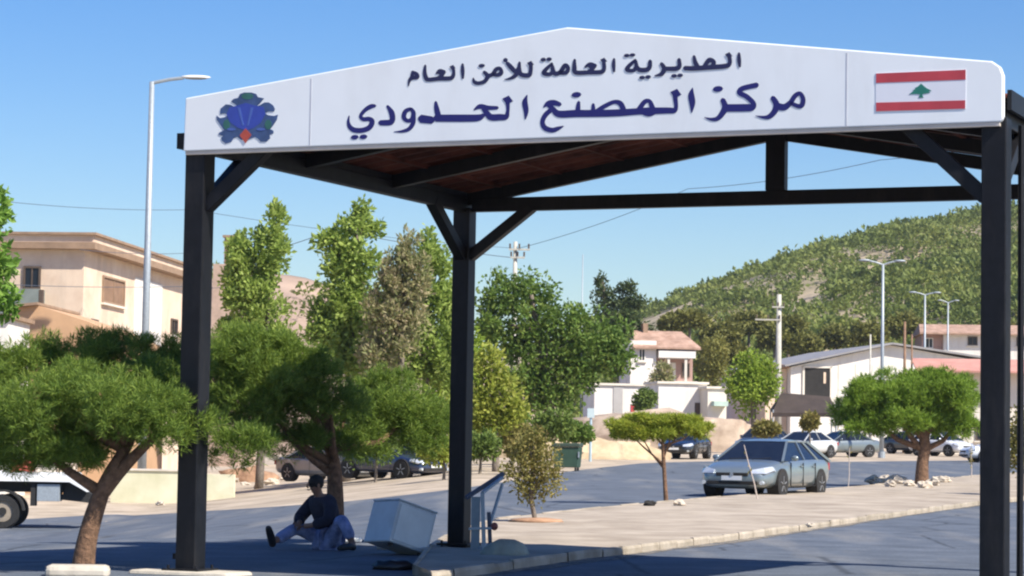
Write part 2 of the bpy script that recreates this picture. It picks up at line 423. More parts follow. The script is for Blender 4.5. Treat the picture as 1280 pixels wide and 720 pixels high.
# ---- lettering, traced strokes -> ribbons on the board
NAVY = mat('navy_letter_paint', (.012, .012, .135), .5, .08, 3)
INK = mat('dark_navy_letter_paint', (.016, .018, .075), .5, .08, 3)
lay = [0]
def spline(P, k=5):
    out = []
    for i in range(len(P) - 1):
        p0, p1, p2, p3 = P[max(i-1, 0)], P[i], P[i+1], P[min(i+2, len(P)-1)]
        for j in range(k):
            t = j / k
            out.append(tuple(.5 * (2*b + (c - a_)*t + (2*a_ - 5*b + 4*c - d)*t*t + (3*b - a_ - 3*c + d)*t**3) for a_, b, c, d in zip(p0, p1, p2, p3)))
    out.append(P[-1]); return out
def stroke(mb, pts, org, s, wk=1.0):
    lay[0] += 1; y = YS - .002 - .00004 * lay[0]
    P = spline(pts); L = []; Rr = []
    n = len(P)
    for i, (x, yy, wd) in enumerate(P):
        a_, b = P[max(i-1, 0)], P[min(i+1, n-1)]
        dx, dy = b[0] - a_[0], b[1] - a_[1]; l = math.hypot(dx, dy) or 1
        nx_, ny_ = -dy / l, dx / l; hw = max(wd, 6) / 2 * wk
        L.append((x + nx_*hw, yy + ny_*hw)); Rr.append((x - nx_*hw, yy - ny_*hw))
    def cap(c, prev, hw):
        ang = math.atan2(c[1] - prev[1], c[0] - prev[0])
        return [(c[0] + hw*.75*math.cos(ang + t), c[1] + hw*.75*math.sin(ang + t)) for t in (1.0, .5, 0, -.5, -1.0)]
    c1 = cap(P[-1], P[-2], max(P[-1][2], 6) / 2 * wk); c0 = cap(P[0], P[1], max(P[0][2], 6) / 2 * wk)
    vs2 = []; fs = []
    for l_, r_ in zip(L, Rr): vs2 += [l_, r_]
    for i in range(n - 1): fs.append((2*i, 2*i+1, 2*i+3, 2*i+2))
    o1 = len(vs2); vs2 += c1; fs.append((2*n-2, *range(o1, o1+5), 2*n-1))
    o0 = len(vs2); vs2 += c0; fs.append((1, *range(o0, o0+5), 0))
    vs = []
    for (x, yy) in vs2:
        q = sg(org[0] + x / s, org[1] + yy / s); vs.append((q[0], y, q[1]))
    mb.add(vs, fs)
def blob(mb, x, yy, rx, ry, org, s, n=10, tilt=0):
    lay[0] += 1; y = YS - .002 - .00004 * lay[0]; vs = []
    for k in range(n):
        a_ = 2*math.pi*k/n; px, py = rx*math.cos(a_), ry*math.sin(a_)
        q = sg(org[0] + (x + px*math.cos(tilt) - py*math.sin(tilt)) / s, org[1] + (yy + px*math.sin(tilt) + py*math.cos(tilt)) / s); vs.append((q[0], y, q[1]))
    mb.add(vs, [tuple(range(n))])
def dia(mb, x, yy, r, org, s): blob(mb, x, yy, r, r * .82, org, s, 4, .25)
A, B, C_, D = (420, 90), (560, 90), (700, 90), (860, 90)
big = MB()
for st, o in [
 ([(392,338,30),(350,345,46),(290,382,40),(248,440,36),(275,472,42),(330,470,46),(362,495,52),(338,552,52),(270,582,52),(190,582,52),(142,552,46),(124,500,30),(132,440,12)], A),
 ([(515,340,26),(556,405,56),(566,470,56),(545,503,58),(490,508,58),(442,508,52)], A),
 ([(748,368,34),(695,395,46),(680,455,46),(718,488,40),(762,470,46),(776,410,46),(750,368,34)], A),
 ([(776,430,46),(772,510,46),(730,570,40),(660,594,28),(580,598,6)], A),
 ([(998,300,26),(1006,360,50),(1024,440,60)], A),
 ([(850,468,84),(960,482,76)], A), ([(1000,462,72),(1150,462,74),(1280,462,74),(1420,458,68),(1480,430,36)], A),
 ([(262,378,14),(320,345,48),(400,358,46),(495,358,34)], B),
 ([(345,350,40),(385,405,56),(430,452,66),(520,452,66),(580,448,56),(598,400,36),(600,340,38),(592,280,50)], B),
 ([(792,232,10),(770,300,54),(782,390,50),(774,470,14)], B),
 ([(958,350,14),(1000,316,50),(1060,308,58),(1122,325,40)], B),
 ([(1000,325,44),(1050,370,50),(1110,420,70),(1280,415,74),(1400,415,72),(1600,412,72),(1760,405,70),(1890,395,66),(2000,390,70),(2200,385,62),(2262,385,54),(2282,350,40),(2275,270,46),(2270,220,50)], B),
 ([(1045,368,44),(975,430,50),(946,500,46),(970,558,52),(1040,582,50),(1100,565,40),(1155,542,10)], B),
 ([(188,300,30),(182,350,46),(180,400,50)], C_), ([(332,322,28),(334,360,40),(330,400,44)], C_),
 ([(365,392,40),(450,340,44),(540,300,40),(600,312,52),(630,360,54),(636,395,50)], C_),
 ([(785,385,54),(845,300,46),(895,292,40),(922,350,52),(935,395,50)], C_), ([(800,385,50),(885,418,56),(950,395,50)], C_),
 ([(46,160,10),(34,230,60),(44,310,60),(38,402,14)], D),
 ([(348,278,50),(372,345,60),(350,405,60),(300,462,46),(240,474,34),(165,454,6)], D),
 ([(375,360,76),(560,358,76),(640,352,70),(652,310,52),(585,245,50),(516,208,50),(545,165,50),(690,130,52)], D),
 ([(848,258,50),(884,320,62),(872,385,60),(820,442,50),(765,454,34),(675,438,6)], D),
 ([(890,340,70),(965,352,66),(1030,300,50),(1070,240,48),(1120,215,42),(1152,268,46),(1142,328,50),(1105,342,44),(1030,312,40)], D)]:
    stroke(big, st, o, 8)
for x, yy, rx, ry, o in ((188,652,40,24,A),(275,648,40,24,A),(165,228,50,28,C_),(300,170,52,30,D)): blob(big, x, yy, rx, ry, o, 8, 10, -.1)
dia(big, 598, 280, 56, B, 8); dia(big, 1160, 214, 58, C_, 8)
big.build('lettering', NAVY, board)
E_, F_, G_ = (500, 60), (620, 55), (770, 55)
small = MB()
for st, o, s in [
 ([(140,275,36),(190,300,48),(200,335,44),(150,340,48),(112,365,38),(98,435,12)], E_, 9.143), ([(150,280,40),(140,330,40),(190,335,40)], E_, 9.143),
 ([(290,200,26),(284,280,44),(300,345,52),(330,362,48),(450,350,50),(570,347,50),(608,322,44),(616,270,36),(608,230,40)], E_, 9.143),
 ([(418,292,22),(455,262,44),(512,272,34)], E_, 9.143), ([(440,275,36),(480,315,44),(430,348,44)], E_, 9.143), ([(512,272,34),(478,320,40)], E_, 9.143),
 ([(716,185,26),(718,260,44),(720,345,26)], E_, 9.143),
 ([(962,275,40),(1002,322,50),(970,380,46),(900,402,42),(852,388,42),(838,345,16)], E_, 9.143),
 ([(1000,322,46),(1060,300,46),(1100,245,48),(1145,235,40),(1158,285,50),(1115,308,46),(1060,300,40)], E_, 9.143),
 ([(112,190,36),(150,232,48),(205,290,42)], F_, 8), ([(218,245,32),(205,305,42),(150,342,30),(85,356,6)], F_, 8),
 ([(236,185,26),(234,260,44),(255,306,46),(330,312,46),(348,270,40),(350,215,40)], F_, 8),
 ([(562,195,26),(500,255,40),(480,292,44),(540,302,40),(572,265,40),(558,205,30)], F_, 8),
 ([(565,240,40),(590,296,46),(645,280,44),(690,215,44),(722,240,42),(705,285,42),(640,288,40)], F_, 8),
 ([(788,158,26),(786,230,44),(800,285,46),(930,284,44),(1050,280,44),(1082,250,40),(1080,190,38)], F_, 8),
 ([(892,230,20),(940,204,42),(1000,216,30)], F_, 8), ([(925,210,36),(965,250,44),(920,282,40)], F_, 8), ([(995,220,30),(960,255,40)], F_, 8),
 ([(1182,150,24),(1178,210,38),(1182,275,24)], F_, 8),
 ([(185,150,26),(125,205,38),(105,242,40),(160,250,36),(192,215,38),(186,160,30)], G_, 7.529),
 ([(190,200,36),(220,242,44),(290,242,44),(318,215,42),(322,160,36)], G_, 7.529),
 ([(428,185,34),(455,232,44),(430,282,40),(365,300,10)], G_, 7.529), ([(450,232,40),(560,232,44),(598,210,42),(594,145,34)], G_, 7.529),
 ([(735,115,26),(748,175,42),(775,225,46)], G_, 7.529), ([(648,228,44),(730,230,46),(850,222,46),(1030,208,46),(1072,180,38),(1068,120,38)], G_, 7.529),
 ([(835,208,38),(878,152,46),(922,172,42),(905,215,40)], G_, 7.529),
 ([(1158,88,24),(1160,150,38),(1166,212,24)], G_, 7.529)]:
    stroke(small, st, o, s)
for x, yy, rx, ry, o, s in ((935,203,38,22,E_,9.143),(96,162,24,22,F_,8),(474,157,28,20,F_,8),(532,153,28,20,F_,8),(102,109,28,17,G_,7.529),(156,104,28,17,G_,7.529),(247,316,28,18,G_,7.529),(303,311,28,18,G_,7.529),(548,300,28,18,G_,7.529),(604,296,28,18,G_,7.529)):
    blob(small, x, yy, rx, ry, o, s, 10, -.08)
for x, yy, o, s in ((602,222,E_,9.143),(346,198,F_,8),(1078,166,F_,8),(1062,106,G_,7.529)): dia(small, x, yy, 36, o, s)
small.build('lettering', INK, board)
# emblem
def decal(name, poly, org, s, y, material, parent):
    vs = []
    for x, yy in poly:
        q = sg(org[0] + x / s, org[1] + yy / s); vs.append((q[0], q[1]))
    me = MB().prism(vs, 'y', YS - y, YS - y + .0035)
    return me.build(name, material, parent)
EO, ES = (260, 105), 8.47
emb = [(340,105),(385,90),(460,90),(510,105),(530,138),(595,152),(565,190),(512,245),(560,218),(600,195),(645,195),(690,225),(710,265),(700,292),(640,292),(602,310),(640,330),(700,338),(742,325),(730,380),(690,440),(660,478),(692,492),(696,520),(650,540),(660,572),(620,612),(560,612),(530,580),(500,560),(450,580),(400,600),(350,590),(310,560),(270,575),(250,612),(190,632),(150,602),(140,572),(160,552),(110,535),(120,515),(170,490),(130,430),(95,380),(93,335),(130,362),(190,348),(212,326),(180,312),(130,318),(135,260),(190,215),(240,220),(300,252),(318,246),(290,215),(245,185),(272,158),(322,146)]
M_EMB = mat('emblem_slate_blue', (.045, .085, .20), .5, .25, 9)
em = decal('emblem', emb, EO, ES, .004, M_EMB, board)
def ellp(cx, cy, rx, ry, n=18): return [(cx + rx*math.cos(2*math.pi*k/n), cy + ry*math.sin(2*math.pi*k/n)) for k in range(n)]
decal('emblem_shield', [(230,250),(330,225),(400,200),(480,225),(590,245),(610,320),(560,410),(480,470),(400,490),(310,460),(230,400),(200,320)], EO, ES, .0055, mat('emblem_blue', (.035, .065, .36), .5, .1, 6), em)
for cx in (200, 640): decal('emblem_leaf', ellp(cx, 430, 36, 52), EO, ES, .0057, mat('emblem_green', (.035, .14, .12), .5, .2, 6), em)
decal('emblem_leaf', ellp(420, 130, 62, 34), EO, ES, .0057, MATS['emblem_green'], em)
for cx, cy in ((250,480),(560,480)): decal('emblem_feather', ellp(cx, cy, 45, 14), EO, ES, .0072, mat('emblem_light', (.07, .13, .42), .5, .1, 6), em)
for cx in (330, 470): decal('emblem_feather', [(cx-14, 250), (cx+14, 250), (400 + (cx-400)*.35 + 8, 440), (400 + (cx-400)*.35 - 8, 440)], EO, ES, .0072, MATS['emblem_light'], em)
decal('emblem_diamond', [(400,470),(462,540),(400,628),(338,545)], EO, ES, .0075, mat('emblem_red', (.42, .07, .045), .5, .2, 6), em)
# flag
FO, FS = (1080, 75), 8.533
M_RED = mat('flag_red', (.50, .055, .07), .5, .1, 4)
fl = decal('flag', [(126,140),(1090,100),(1086,522),(126,552)], FO, FS, .003, mat('flag_white', (.78, .79, .84), .5, .02, 4), board)
decal('stripe', [(130,145),(1086,105),(1086,210),(130,246)], FO, FS, .0055, M_RED, fl)
decal('stripe', [(130,455),(1082,430),(1080,520),(130,548)], FO, FS, .0055, M_RED, fl)
decal('cedar', [(610,252),(645,282),(668,300),(722,328),(690,338),(706,350),(640,362),(622,368),(636,402),(584,404),(598,368),(560,364),(482,366),(510,346),(528,336),(522,324),(548,312),(545,298),(575,285)], FO, FS, .0058, mat('cedar_green', (.02, .19, .14), .5, .15, 5), fl)

# concrete footings
def rough_block(name, label, cat, px, py, sx, sy, sz, seed, material=M_CONC, rz=0, group=None):
    p = ground(px, py); m = MB()
    n = 5
    import itertools
    m.box((0, 0, sz/2), (sx, sy, sz))
    o = m.build(name, material, bevel=.05); o.location = p; o.rotation_euler = (0, 0, rz)
    return tag(o, label, cat, group)
rough_block('concrete_footing', 'pale concrete footing around the base of the near left canopy post', 'footing', 238, 722, 1.15, .55, .07, 1, rz=-CA)
rough_block('concrete_block', 'pale concrete block at the foot of the leaning pine trunk', 'block', 97, 724, .62, .35, .14, 2, rz=.1)

# ------------------------------------------------------------------ hills
def interp(P, x):
    if x <= P[0][0]: return P[0][1]
    for (a_, b), (c, d) in zip(P, P[1:]):
        if x <= c: return b + (d - b) * (x - a_) / (c - a_)
    return P[-1][1]
def hill(name, sky_pts, Yr, Yf, px0, px1, nxs, material, rough=1.0, seed=0, nys=40):
    mb = MB(); pts = []
    for i in range(nxs + 1):
        px = px0 + (px1 - px0) * i / nxs; ridge = at(px, interp(sky_pts, px), Yr)
        row = []
        for j in range(nys + 1):
            t = j / nys
            if t < .72:
                s_ = t / .72; Y = Yf + (Yr - Yf) * s_; prof = s_ ** .95
                k = math.sin(math.pi * min(1, s_)) + .12
            else:
                s_ = (t - .72) / .28; Y = Yr + (Yr - Yf) * .8 * s_; prof = 1 - s_ * s_ * (3 - 2 * s_); k = .12
            X = ridge.x * Y / Yr if t < .72 else ridge.x
            base = gh(X, Y) - 1
            z = base + (ridge.z - base) * prof
            z += rough * k * (2.2 * noise.noise(Vector((X * .022, Y * .018, seed))) + .9 * noise.noise(Vector((X * .07, Y * .06, seed + 3))))
            row.append((X, Y, z))
        pts.append(row)
    for r_ in pts: mb.v += r_
    n_ = nys + 1
    mb.f = [(i*n_+j, (i+1)*n_+j, (i+1)*n_+j+1, i*n_+j+1) for i in range(nxs) for j in range(nys)]
    return struct(mb.build(name, material, smooth=True)), pts
M_HILL = mat('hillside_soil', (.22, .20, .11), .95, .3, .035, col2=(.54, .42, .28), detail=10)
M_ARID = mat('arid_hillside', (.30, .20, .14), .95, .3, .05, col2=(.46, .33, .24), detail=10)
sky_r = [(560, 462), (680, 430), (760, 406), (810, 390), (830, 382), (870, 368), (930, 347), (1000, 322), (1060, 305), (1120, 290), (1180, 278), (1225, 270), (1280, 260), (1400, 238), (1700, 230), (2200, 260)]
hr, hp = hill('hill', sky_r, 520, 235, 520, 2200, 110, M_HILL, 1.6, 4)
sky_l = [(-900, 330), (-300, 340), (0, 352), (200, 350), (330, 340), (372, 343), (400, 352), (450, 372), (540, 420), (640, 470), (700, 520)]
hl, hlp = hill('hill', sky_l, 330, 190, -900, 700, 80, M_ARID, .8, 9)

# ------------------------------------------------------------------ foliage
def leaf(mb, p, d, L, W, r_):
    d = d.normalized(); t = d.cross(Vector((r_.uniform(-1,1), r_.uniform(-1,1), r_.uniform(-1,1))))
    if t.length < 1e-4: t = Vector((1, 0, 0))
    t.normalize(); nn = t.cross(d) * (L * .12)
    o = len(mb.v)
    mb.v += [tuple(p), tuple(p + d*L*.5 + t*W*.5 + nn), tuple(p + d*L), tuple(p + d*L*.5 - t*W*.5 + nn)]
    mb.f.append((o, o+1, o+2, o+3))
def rdir(r_):
    while True:
        v = Vector((r_.uniform(-1,1), r_.uniform(-1,1), r_.uniform(-1,1)))
        if .05 < v.length < 1: return v.normalized()
def cloud(mb, clumps, n, L, W, r_, sub=10, subr=.38, up=.2, fill=.35):
    """clumps: (centre, (rx, ry, rz)); leaves gather in sub-clumps near the skin of every ellipsoid"""
    wts = [ (c[1][0]*c[1][1]*c[1][2]) ** .67 for c in clumps]; tw = sum(wts)
    for (c, rr), w_ in zip(clumps, wts):
        k = max(4, int(sub * (1 if len(clumps) > 3 else 2))); subs = []
        for i in range(k):
            d = rdir(r_); f = r_.uniform(.35, .86)
            subs.append((Vector((c[0] + d.x*rr[0]*f, c[1] + d.y*rr[1]*f, c[2] + d.z*rr[2]*f)), r_.uniform(.7, 1.25) * subr))
        for i in range(int(n * w_ / tw)):
            if r_.random() < fill:
                d = rdir(r_); f = r_.random() ** .45 * .95; p = Vector((c[0] + d.x*rr[0]*f, c[1] + d.y*rr[1]*f, c[2] + d.z*rr[2]*f)); out = d
            else:
                s_, q = r_.choice(subs); d = rdir(r_); f = r_.random() ** .4
                p = s_ + Vector((d.x*rr[0], d.y*rr[1], d.z*rr[2])) * (q * f); out = d
            ld = out * .6 + rdir(r_) * .8 + Vector((0, 0, up))
            leaf(mb, p, ld, L * r_.uniform(.65, 1.3), W * r_.uniform(.7, 1.2), r_)
def needles(mb, clumps, tufts, per, L, W, r_, sub=9, subr=.4):
    wts = [(c[1][0]*c[1][1]*c[1][2]) ** .67 for c in clumps]; tw = sum(wts)
    for (c, rr), w_ in zip(clumps, wts):
        subs = []
        for i in range(sub):
            d = rdir(r_); f = r_.uniform(.4, .85)
            subs.append((Vector((c[0] + d.x*rr[0]*f, c[1] + d.y*rr[1]*f, c[2] + d.z*rr[2]*f)), subr * r_.uniform(.7, 1.2)))
        for i in range(int(tufts * w_ / tw)):
            s_, q = r_.choice(subs); d = rdir(r_); f = r_.random() ** .45
            p = s_ + Vector((d.x*rr[0], d.y*rr[1], d.z*rr[2])) * (q * f)
            ax = (d * .7 + Vector((0, 0, .65)) + rdir(r_) * .45).normalized()
            for k in range(per):
                nd = (ax * r_.uniform(.4, 1.1) + rdir(r_) * .75)
                leaf(mb, p + rdir(r_) * L * .12, nd, L * r_.uniform(.7, 1.2), W, r_)
def pc(px, py, rx, ry, Y, dy=0, depth=None):
    c = at(px, py, Y + dy); s_ = sc(Y)
    return ((c.x, c.y, c.z), (rx / s_, (depth or (rx + ry) / 2 / s_) , ry / s_))
LM = {
 'pine': leafmat('pine_needles', [(0.06, 0.113, 0.021), (0.151, 0.231, 0.037), (0.303, 0.373, 0.063)], .35),
 'pine2': leafmat('island_pine_needles', [(0.087, 0.149, 0.02), (0.189, 0.298, 0.035), (0.327, 0.431, 0.066)], .35),
 'green': leafmat('fresh_green_leaves', [(0.085, 0.166, 0.028), (0.169, 0.305, 0.046), (0.311, 0.443, 0.091)], .4),
 'poplar': leafmat('poplar_leaves', [(0.141, 0.208, 0.037), (0.268, 0.359, 0.073), (0.437, 0.511, 0.139)], .4),
 'dark': leafmat('dark_broad_leaves', [(0.059, 0.112, 0.019), (0.126, 0.208, 0.035), (0.254, 0.317, 0.076)], .35),
 'brown': leafmat('dry_poplar_leaves', [(0.17, 0.22, 0.075), (0.29, 0.28, 0.12), (0.48, 0.38, 0.25)], .35),
 'mid': leafmat('mid_green_leaves', [(0.071, 0.11, 0.024), (0.141, 0.208, 0.042), (0.253, 0.317, 0.078)], .35),
 'yellow': leafmat('yellow_green_leaves', [(0.163, 0.217, 0.026), (0.313, 0.352, 0.053), (0.438, 0.434, 0.095)], .4),
 'lime': leafmat('lime_leaves', [(0.127, 0.208, 0.02), (0.24, 0.332, 0.037), (0.381, 0.456, 0.073)], .4),
 'umbrella': leafmat('umbrella_pine_needles', [(0.15, 0.209, 0.022), (0.295, 0.352, 0.044), (0.507, 0.498, 0.077)], .35),
 'cedar': leafmat('cedar_needles', [(0.03, 0.055, 0.02), (0.064, 0.097, 0.032), (0.127, 0.151, 0.055)], .2),
 'olive': leafmat('olive_red_leaves', [(0.101, 0.106, 0.025), (0.234, 0.214, 0.059), (0.418, 0.328, 0.119)], .3),
 'scrub': leafmat('hill_scrub_leaves', [(0.099, 0.132, 0.028), (0.164, 0.204, 0.046), (0.278, 0.297, 0.078)], .3, nscale=.07, nw=1.3, rw=.3),
 'oak': leafmat('hill_oak_leaves', [(0.116, 0.124, 0.028), (0.212, 0.21, 0.055), (0.361, 0.312, 0.091)], .3, nscale=.12, nw=1.0, rw=.35),
}
def tree(name, label, cat, base, crown, lm, trunk=None, n=3000, L=.3, W=.16, seed=1, kind='leaf', bark=None, tr=.12, group=None, limbs=True, per=9, up=.2, sub=10, subr=.38, lims=6, fill=.35, rads=None, extra=None):
    r_ = random.Random(seed)
    root = thing(name, label, cat, base, group=group)
    off = Vector(base)
    cl = [((c[0]-off.x, c[1]-off.y, c[2]-off.z), rr) for c, rr in crown]
    if kind == 'leaf': L *= .72; W *= .8; n = int(n * 1.65)
    mb = MB()
    if kind == 'needle': needles(mb, cl, n, per, L, W, r_, sub, subr)
    else: cloud(mb, cl, n, L, W, r_, sub, subr, up, fill)
    mb.build('crown', LM[lm], root)
    t = MB()
    if trunk is None:
        top = Vector(max(cl, key=lambda c: c[0][2])[0]); trunk = [Vector((0, 0, -.1)), Vector((top.x*.2 + .03, top.y*.2, top.z*.35)), Vector((top.x*.6, top.y*.6, top.z*.7)), top]
    else: trunk = [Vector(p) - off for p in trunk]
    nT = len(trunk); rad = [rads[i] if rads else tr * (1.15 - .8 * i / (nT - 1)) for i in range(nT)]
    pts = [tuple(p) + (q,) for p, q in zip(trunk, rad)]; sp_ = spline(pts, 4)
    t.tube([p[:3] for p in sp_], [p[3] for p in sp_], 9)
    if limbs:
        for c, rr in sorted(cl, key=lambda c: -c[1][0])[:lims]:
            k = r_.uniform(.45, .9); i0 = min(nT - 2, int(k * (nT - 1))); f = k * (nT - 1) - i0
            a_ = trunk[i0].lerp(trunk[i0+1], f); b = Vector(c) + Vector((r_.uniform(-.3, .3)*rr[0], r_.uniform(-.3, .3)*rr[1], .2*rr[2]))
            mid = a_.lerp(b, .5) + Vector((0, 0, -.08 * (b - a_).length)) + rdir(r_) * .05 * (b-a_).length
            r0 = tr * .45
            t.tube([a_, mid, b], [r0, r0*.7, r0*.25], 6)
    if extra:
        e2 = spline([(*(Vector(p) - off), q) for p, q in zip(extra, (.07, .065, .055, .035))], 4); t.tube([p[:3] for p in e2], [p[3] for p in e2], 9)
    t.build('trunk', bark or M_BARKG, root, smooth=True)
    return root

# scrub over the hillside: countless bushes, one stuff object
def scrub(pts, count, seed, name, lo, hi, amin, amax):
    r_ = random.Random(seed); mb = MB(); ni = len(pts) - 1; nj = len(pts[0]) - 1; done = 0; tries = 0
    while done < count and tries < count * 8:
        tries += 1
        u, v = r_.uniform(lo * ni, hi * ni), r_.uniform(.03, .76) * nj; i, j = int(u), int(v)
        if i >= ni or j >= nj: continue
        a_ = Vector(pts[i][j]).lerp(Vector(pts[i+1][j]), u - i); b = Vector(pts[i][j+1]).lerp(Vector(pts[i+1][j+1]), u - i)
        p = a_.lerp(b, v - j)
        dens = .42 + 1.3 * noise.noise(Vector((p.x * .055, p.y * .02, 7))) + .9 * noise.noise(Vector((p.x*.13, p.y*.05, 2)))
        if v > .66 * nj: dens += .5
        if r_.random() > dens + .12: continue
        s_ = r_.uniform(amin, amax) * r_.choice((.5, .7, .8, 1, 1.35, 1.8))
        rr = (s_, s_, s_ * r_.uniform(.65, .95)); c = p + Vector((0, 0, rr[2] * .55)); done += 1
        nl = int(18 + 9 * s_)
        for k in range(nl):
            d = rdir(r_); d.z = abs(d.z) * .9 - .1; f = r_.random() ** .4
            q = c + Vector((d.x*rr[0], d.y*rr[1], d.z*rr[2])) * f
            leaf(mb, q, d + rdir(r_) * .8, s_ * r_.uniform(.3, .52), s_ * r_.uniform(.22, .36), r_)
    o = mb.build(name, LM['scrub']); struct(o, 'stuff')
    return o
scrub(hp, 10500, 5, 'scrub_bushes', .12, .56, .7, 1.45)
scrub(hlp, 60, 8, 'scrub_bushes', .72, .9, .5, 1.2)

# ------------------------------------------------------------------ buildings
M_CREAM = mat('cream_render', (.68, .50, .36), .9, .08, .6, bump=.1, col2=(.78, .63, .48))
M_PALE = mat('pale_render', (.72, .66, .56), .9, .06, .8, bump=.1)
M_WALLW = mat('white_render', (.74, .70, .64), .9, .07, .8, bump=.1)
M_TILE = mat('red_roof_tiles', (.36, .21, .14), .85, .25, 1.5, col2=(.52, .34, .25))
M_CORN = mat('brown_cornice', (.30, .20, .13), .85, .2, 1.5)
M_FRAME = mat('brown_window_frame', (.10, .07, .05), .7, .2, 5)
M_PINK = mat('pinkish_wall', (.42, .27, .23), .9, .12, 1)
for m_ in (M_CREAM, M_PALE, M_WALLW): streaks(m_, (.36, .30, .24), .48, .8, (.9, .9, .16), .5)
streaks(M_TILE, (.22, .15, .11), .45, .75, (.8, .8, .8), .6)
def bld(name, label, cat, loc, rz): return thing(name, label, cat, loc, rz)
def win(root, x0_, x1_, z0, z1, y, side='y', sgn=-1, frame=M_FRAME, sill=True, glass=M_GLASS):
    """a window set on a wall face; side 'y': wall plane y = const facing sgn, side 'x': wall plane x = const"""
    def P(a_, b, c): return (a_, b, c) if side == 'y' else (b, a_, c)
    f = MB(); t = .09
    def bx(m, a0, a1, c0, c1, d0, d1):
        lo = P(a0, y + sgn*d0, c0); hi = P(a1, y + sgn*d1, c1); m.b2([min(p, q) for p, q in zip(lo, hi)], [max(p, q) for p, q in zip(lo, hi)])
    bx(f, x0_, x1_, z1 - t, z1, .003, .09); bx(f, x0_, x1_, z0, z0 + t, .003, .09)
    bx(f, x0_, x0_ + t, z0 + t, z1 - t, .003, .09); bx(f, x1_ - t, x1_, z0 + t, z1 - t, .003, .09)
    xm = (x0_ + x1_) / 2; bx(f, xm - .03, xm + .03, z0 + t, z1 - t, .004, .07)
    o = f.build('window', frame, root)
    g_ = MB(); bx(g_, x0_ + t*.8, x1_ - t*.8, z0 + t*.8, z1 - t*.8, .003, .03); g_.build('pane', glass, o)
    if sill:
        s_ = MB(); bx(s_, x0_ - .1, x1_ + .1, z0 - .1, z0 - .01, .003, .16); s_.build('sill', M_PALE, o)
# A: cream two-storey house on the left
YA = 112.0; sA = sc(YA); K = at(105, 330, YA); gz = gh(K.x, K.y) - .3
rot = -R(5.5)
hA = bld('cream_house', 'cream two storey house with flat overhanging roof and brown cornice at far left', 'house', (K.x, K.y, gz), rot)
topA = at(105, 312, YA).z - gz
MB().b2((-6.5, 0, 0), (0, 19.5, topA)).build('wall', M_CREAM, hA)
# overhanging slab: front edge level, cornice bands
MB().b2((-7.0, -.45, topA + .003), (.6, 20.0, topA + .30)).build('roof', M_CORN, hA)
MB().b2((-6.9, -.35, topA + .303), (.5, 19.9, topA + .62)).build('parapet', M_CREAM, hA)
MB().b2((-7.05, -.5, topA + .623), (.65, 20.05, topA + .74)).build('coping', M_CORN, hA)
def zA(py): return at(80, py, YA).z - gz
win(hA, -2.75, -1.95, zA(362), zA(333), 0, 'y', -1)
win(hA, -5.3, -4.4, zA(362), zA(333), 0, 'y', -1)
b_ = MB(); b_.b2((-4.0, -1.0, zA(390)), (-1.75, -.92, zA(363))); b_.b2((-4.0, -1.0, zA(390) - .14), (-1.75, -.003, zA(390) - .003)); b_.b2((-1.83, -.915, zA(390)), (-1.75, -.003, zA(363)))
b_.build('balcony', mat('grey_green_panel', (.20, .23, .21), .7, .15, 2), hA)
MB().b2((-1.74, -1.0, zA(392)), (-1.55, -.8, zA(364))).build('balcony_post', M_FRAME, hA)
win(hA, 3.2, 7.2, zA(372), zA(337), .0, 'x', 1, frame=M_CORN, glass=mat('brown_shutter', (.25, .15, .09), .7, .2, 2))
win(hA, 17.0, 18.4, zA(395), zA(372), .0, 'x', 1)
MB().b2((.003, 9.2, 1.5), (.06, 14.8, topA - .6)).build('white_panel', M_WALLW, hA)
MB().b2((.07, 1.2, zA(400)), (.12, 2.4, zA(396))).build('wall_sign', M_FRAME, hA)
# lower wing with sloping roof, in front of A
pL = at(14, 420, 96)
wA = bld('terracotta_annex', 'orange terracotta annex with a slanting roof line below the cream house', 'annex', (pL.x, pL.y, gh(pL.x, pL.y)), -R(3))
s96 = sc(96); zc = lambda py: at(60, py, 96).z - gh(pL.x, pL.y)
MB().prism([(0, 0), (4.6, 0), (4.6, zc(424)), (3.0, zc(402)), (1.0, zc(382)), (0, zc(386))], 'y', 0, 7).build('wall', mat('terracotta_render', (.52, .32, .18), .9, .1, .8), wA)
MB().bar((-.1, 3.4, zc(386) + .06), (1.05, 3.4, zc(382) + .06), 7.4, .1).build('roof', M_CORN, wA)
pW = at(-30, 420, 90)
wW = bld('white_shed', 'small white shed cut off by the left picture edge below the cream house', 'shed', (pW.x, pW.y, gh(pW.x, pW.y)), 0)
MB().b2((-1, 0, 0), (1.15, 4, at(0, 398, 90).z - gh(pW.x, pW.y))).build('wall', M_WALLW, wW)
MB().b2((-1.2, -.2, at(0, 398, 90).z - gh(pW.x, pW.y) + .003), (1.3, 4.2, at(0, 393, 90).z - gh(pW.x, pW.y))).build('roof', M_CORN, wW)
# brick tower seen between the near post and the poplar
Yt = 150; pT = at(283, 420, Yt); gT = gh(pT.x, pT.y)
tB = bld('brick_house', 'narrow brown brick house front half hidden behind the left canopy post and poplar', 'house', (pT.x, pT.y, gT), R(-4))
MB().b2((-.9, 0, 0), (.9, 6, at(283, 330, Yt).z - gT)).build('wall', mat('pink_stone', (.46, .33, .25), .9, .2, 1.5), tB)
MB().b2((-.35, .5, at(283, 330, Yt).z - gT + .003), (.35, 1.3, at(283, 296, Yt).z - gT)).build('chimney', mat('brown_brick', (.24, .14, .10), .9, .3, 3), tB)
MB().b2((-.45, .4, at(283, 296, Yt).z - gT + .003), (.45, 1.4, at(283, 293, Yt).z - gT)).build('chimney_cap', M_CORN, tB)
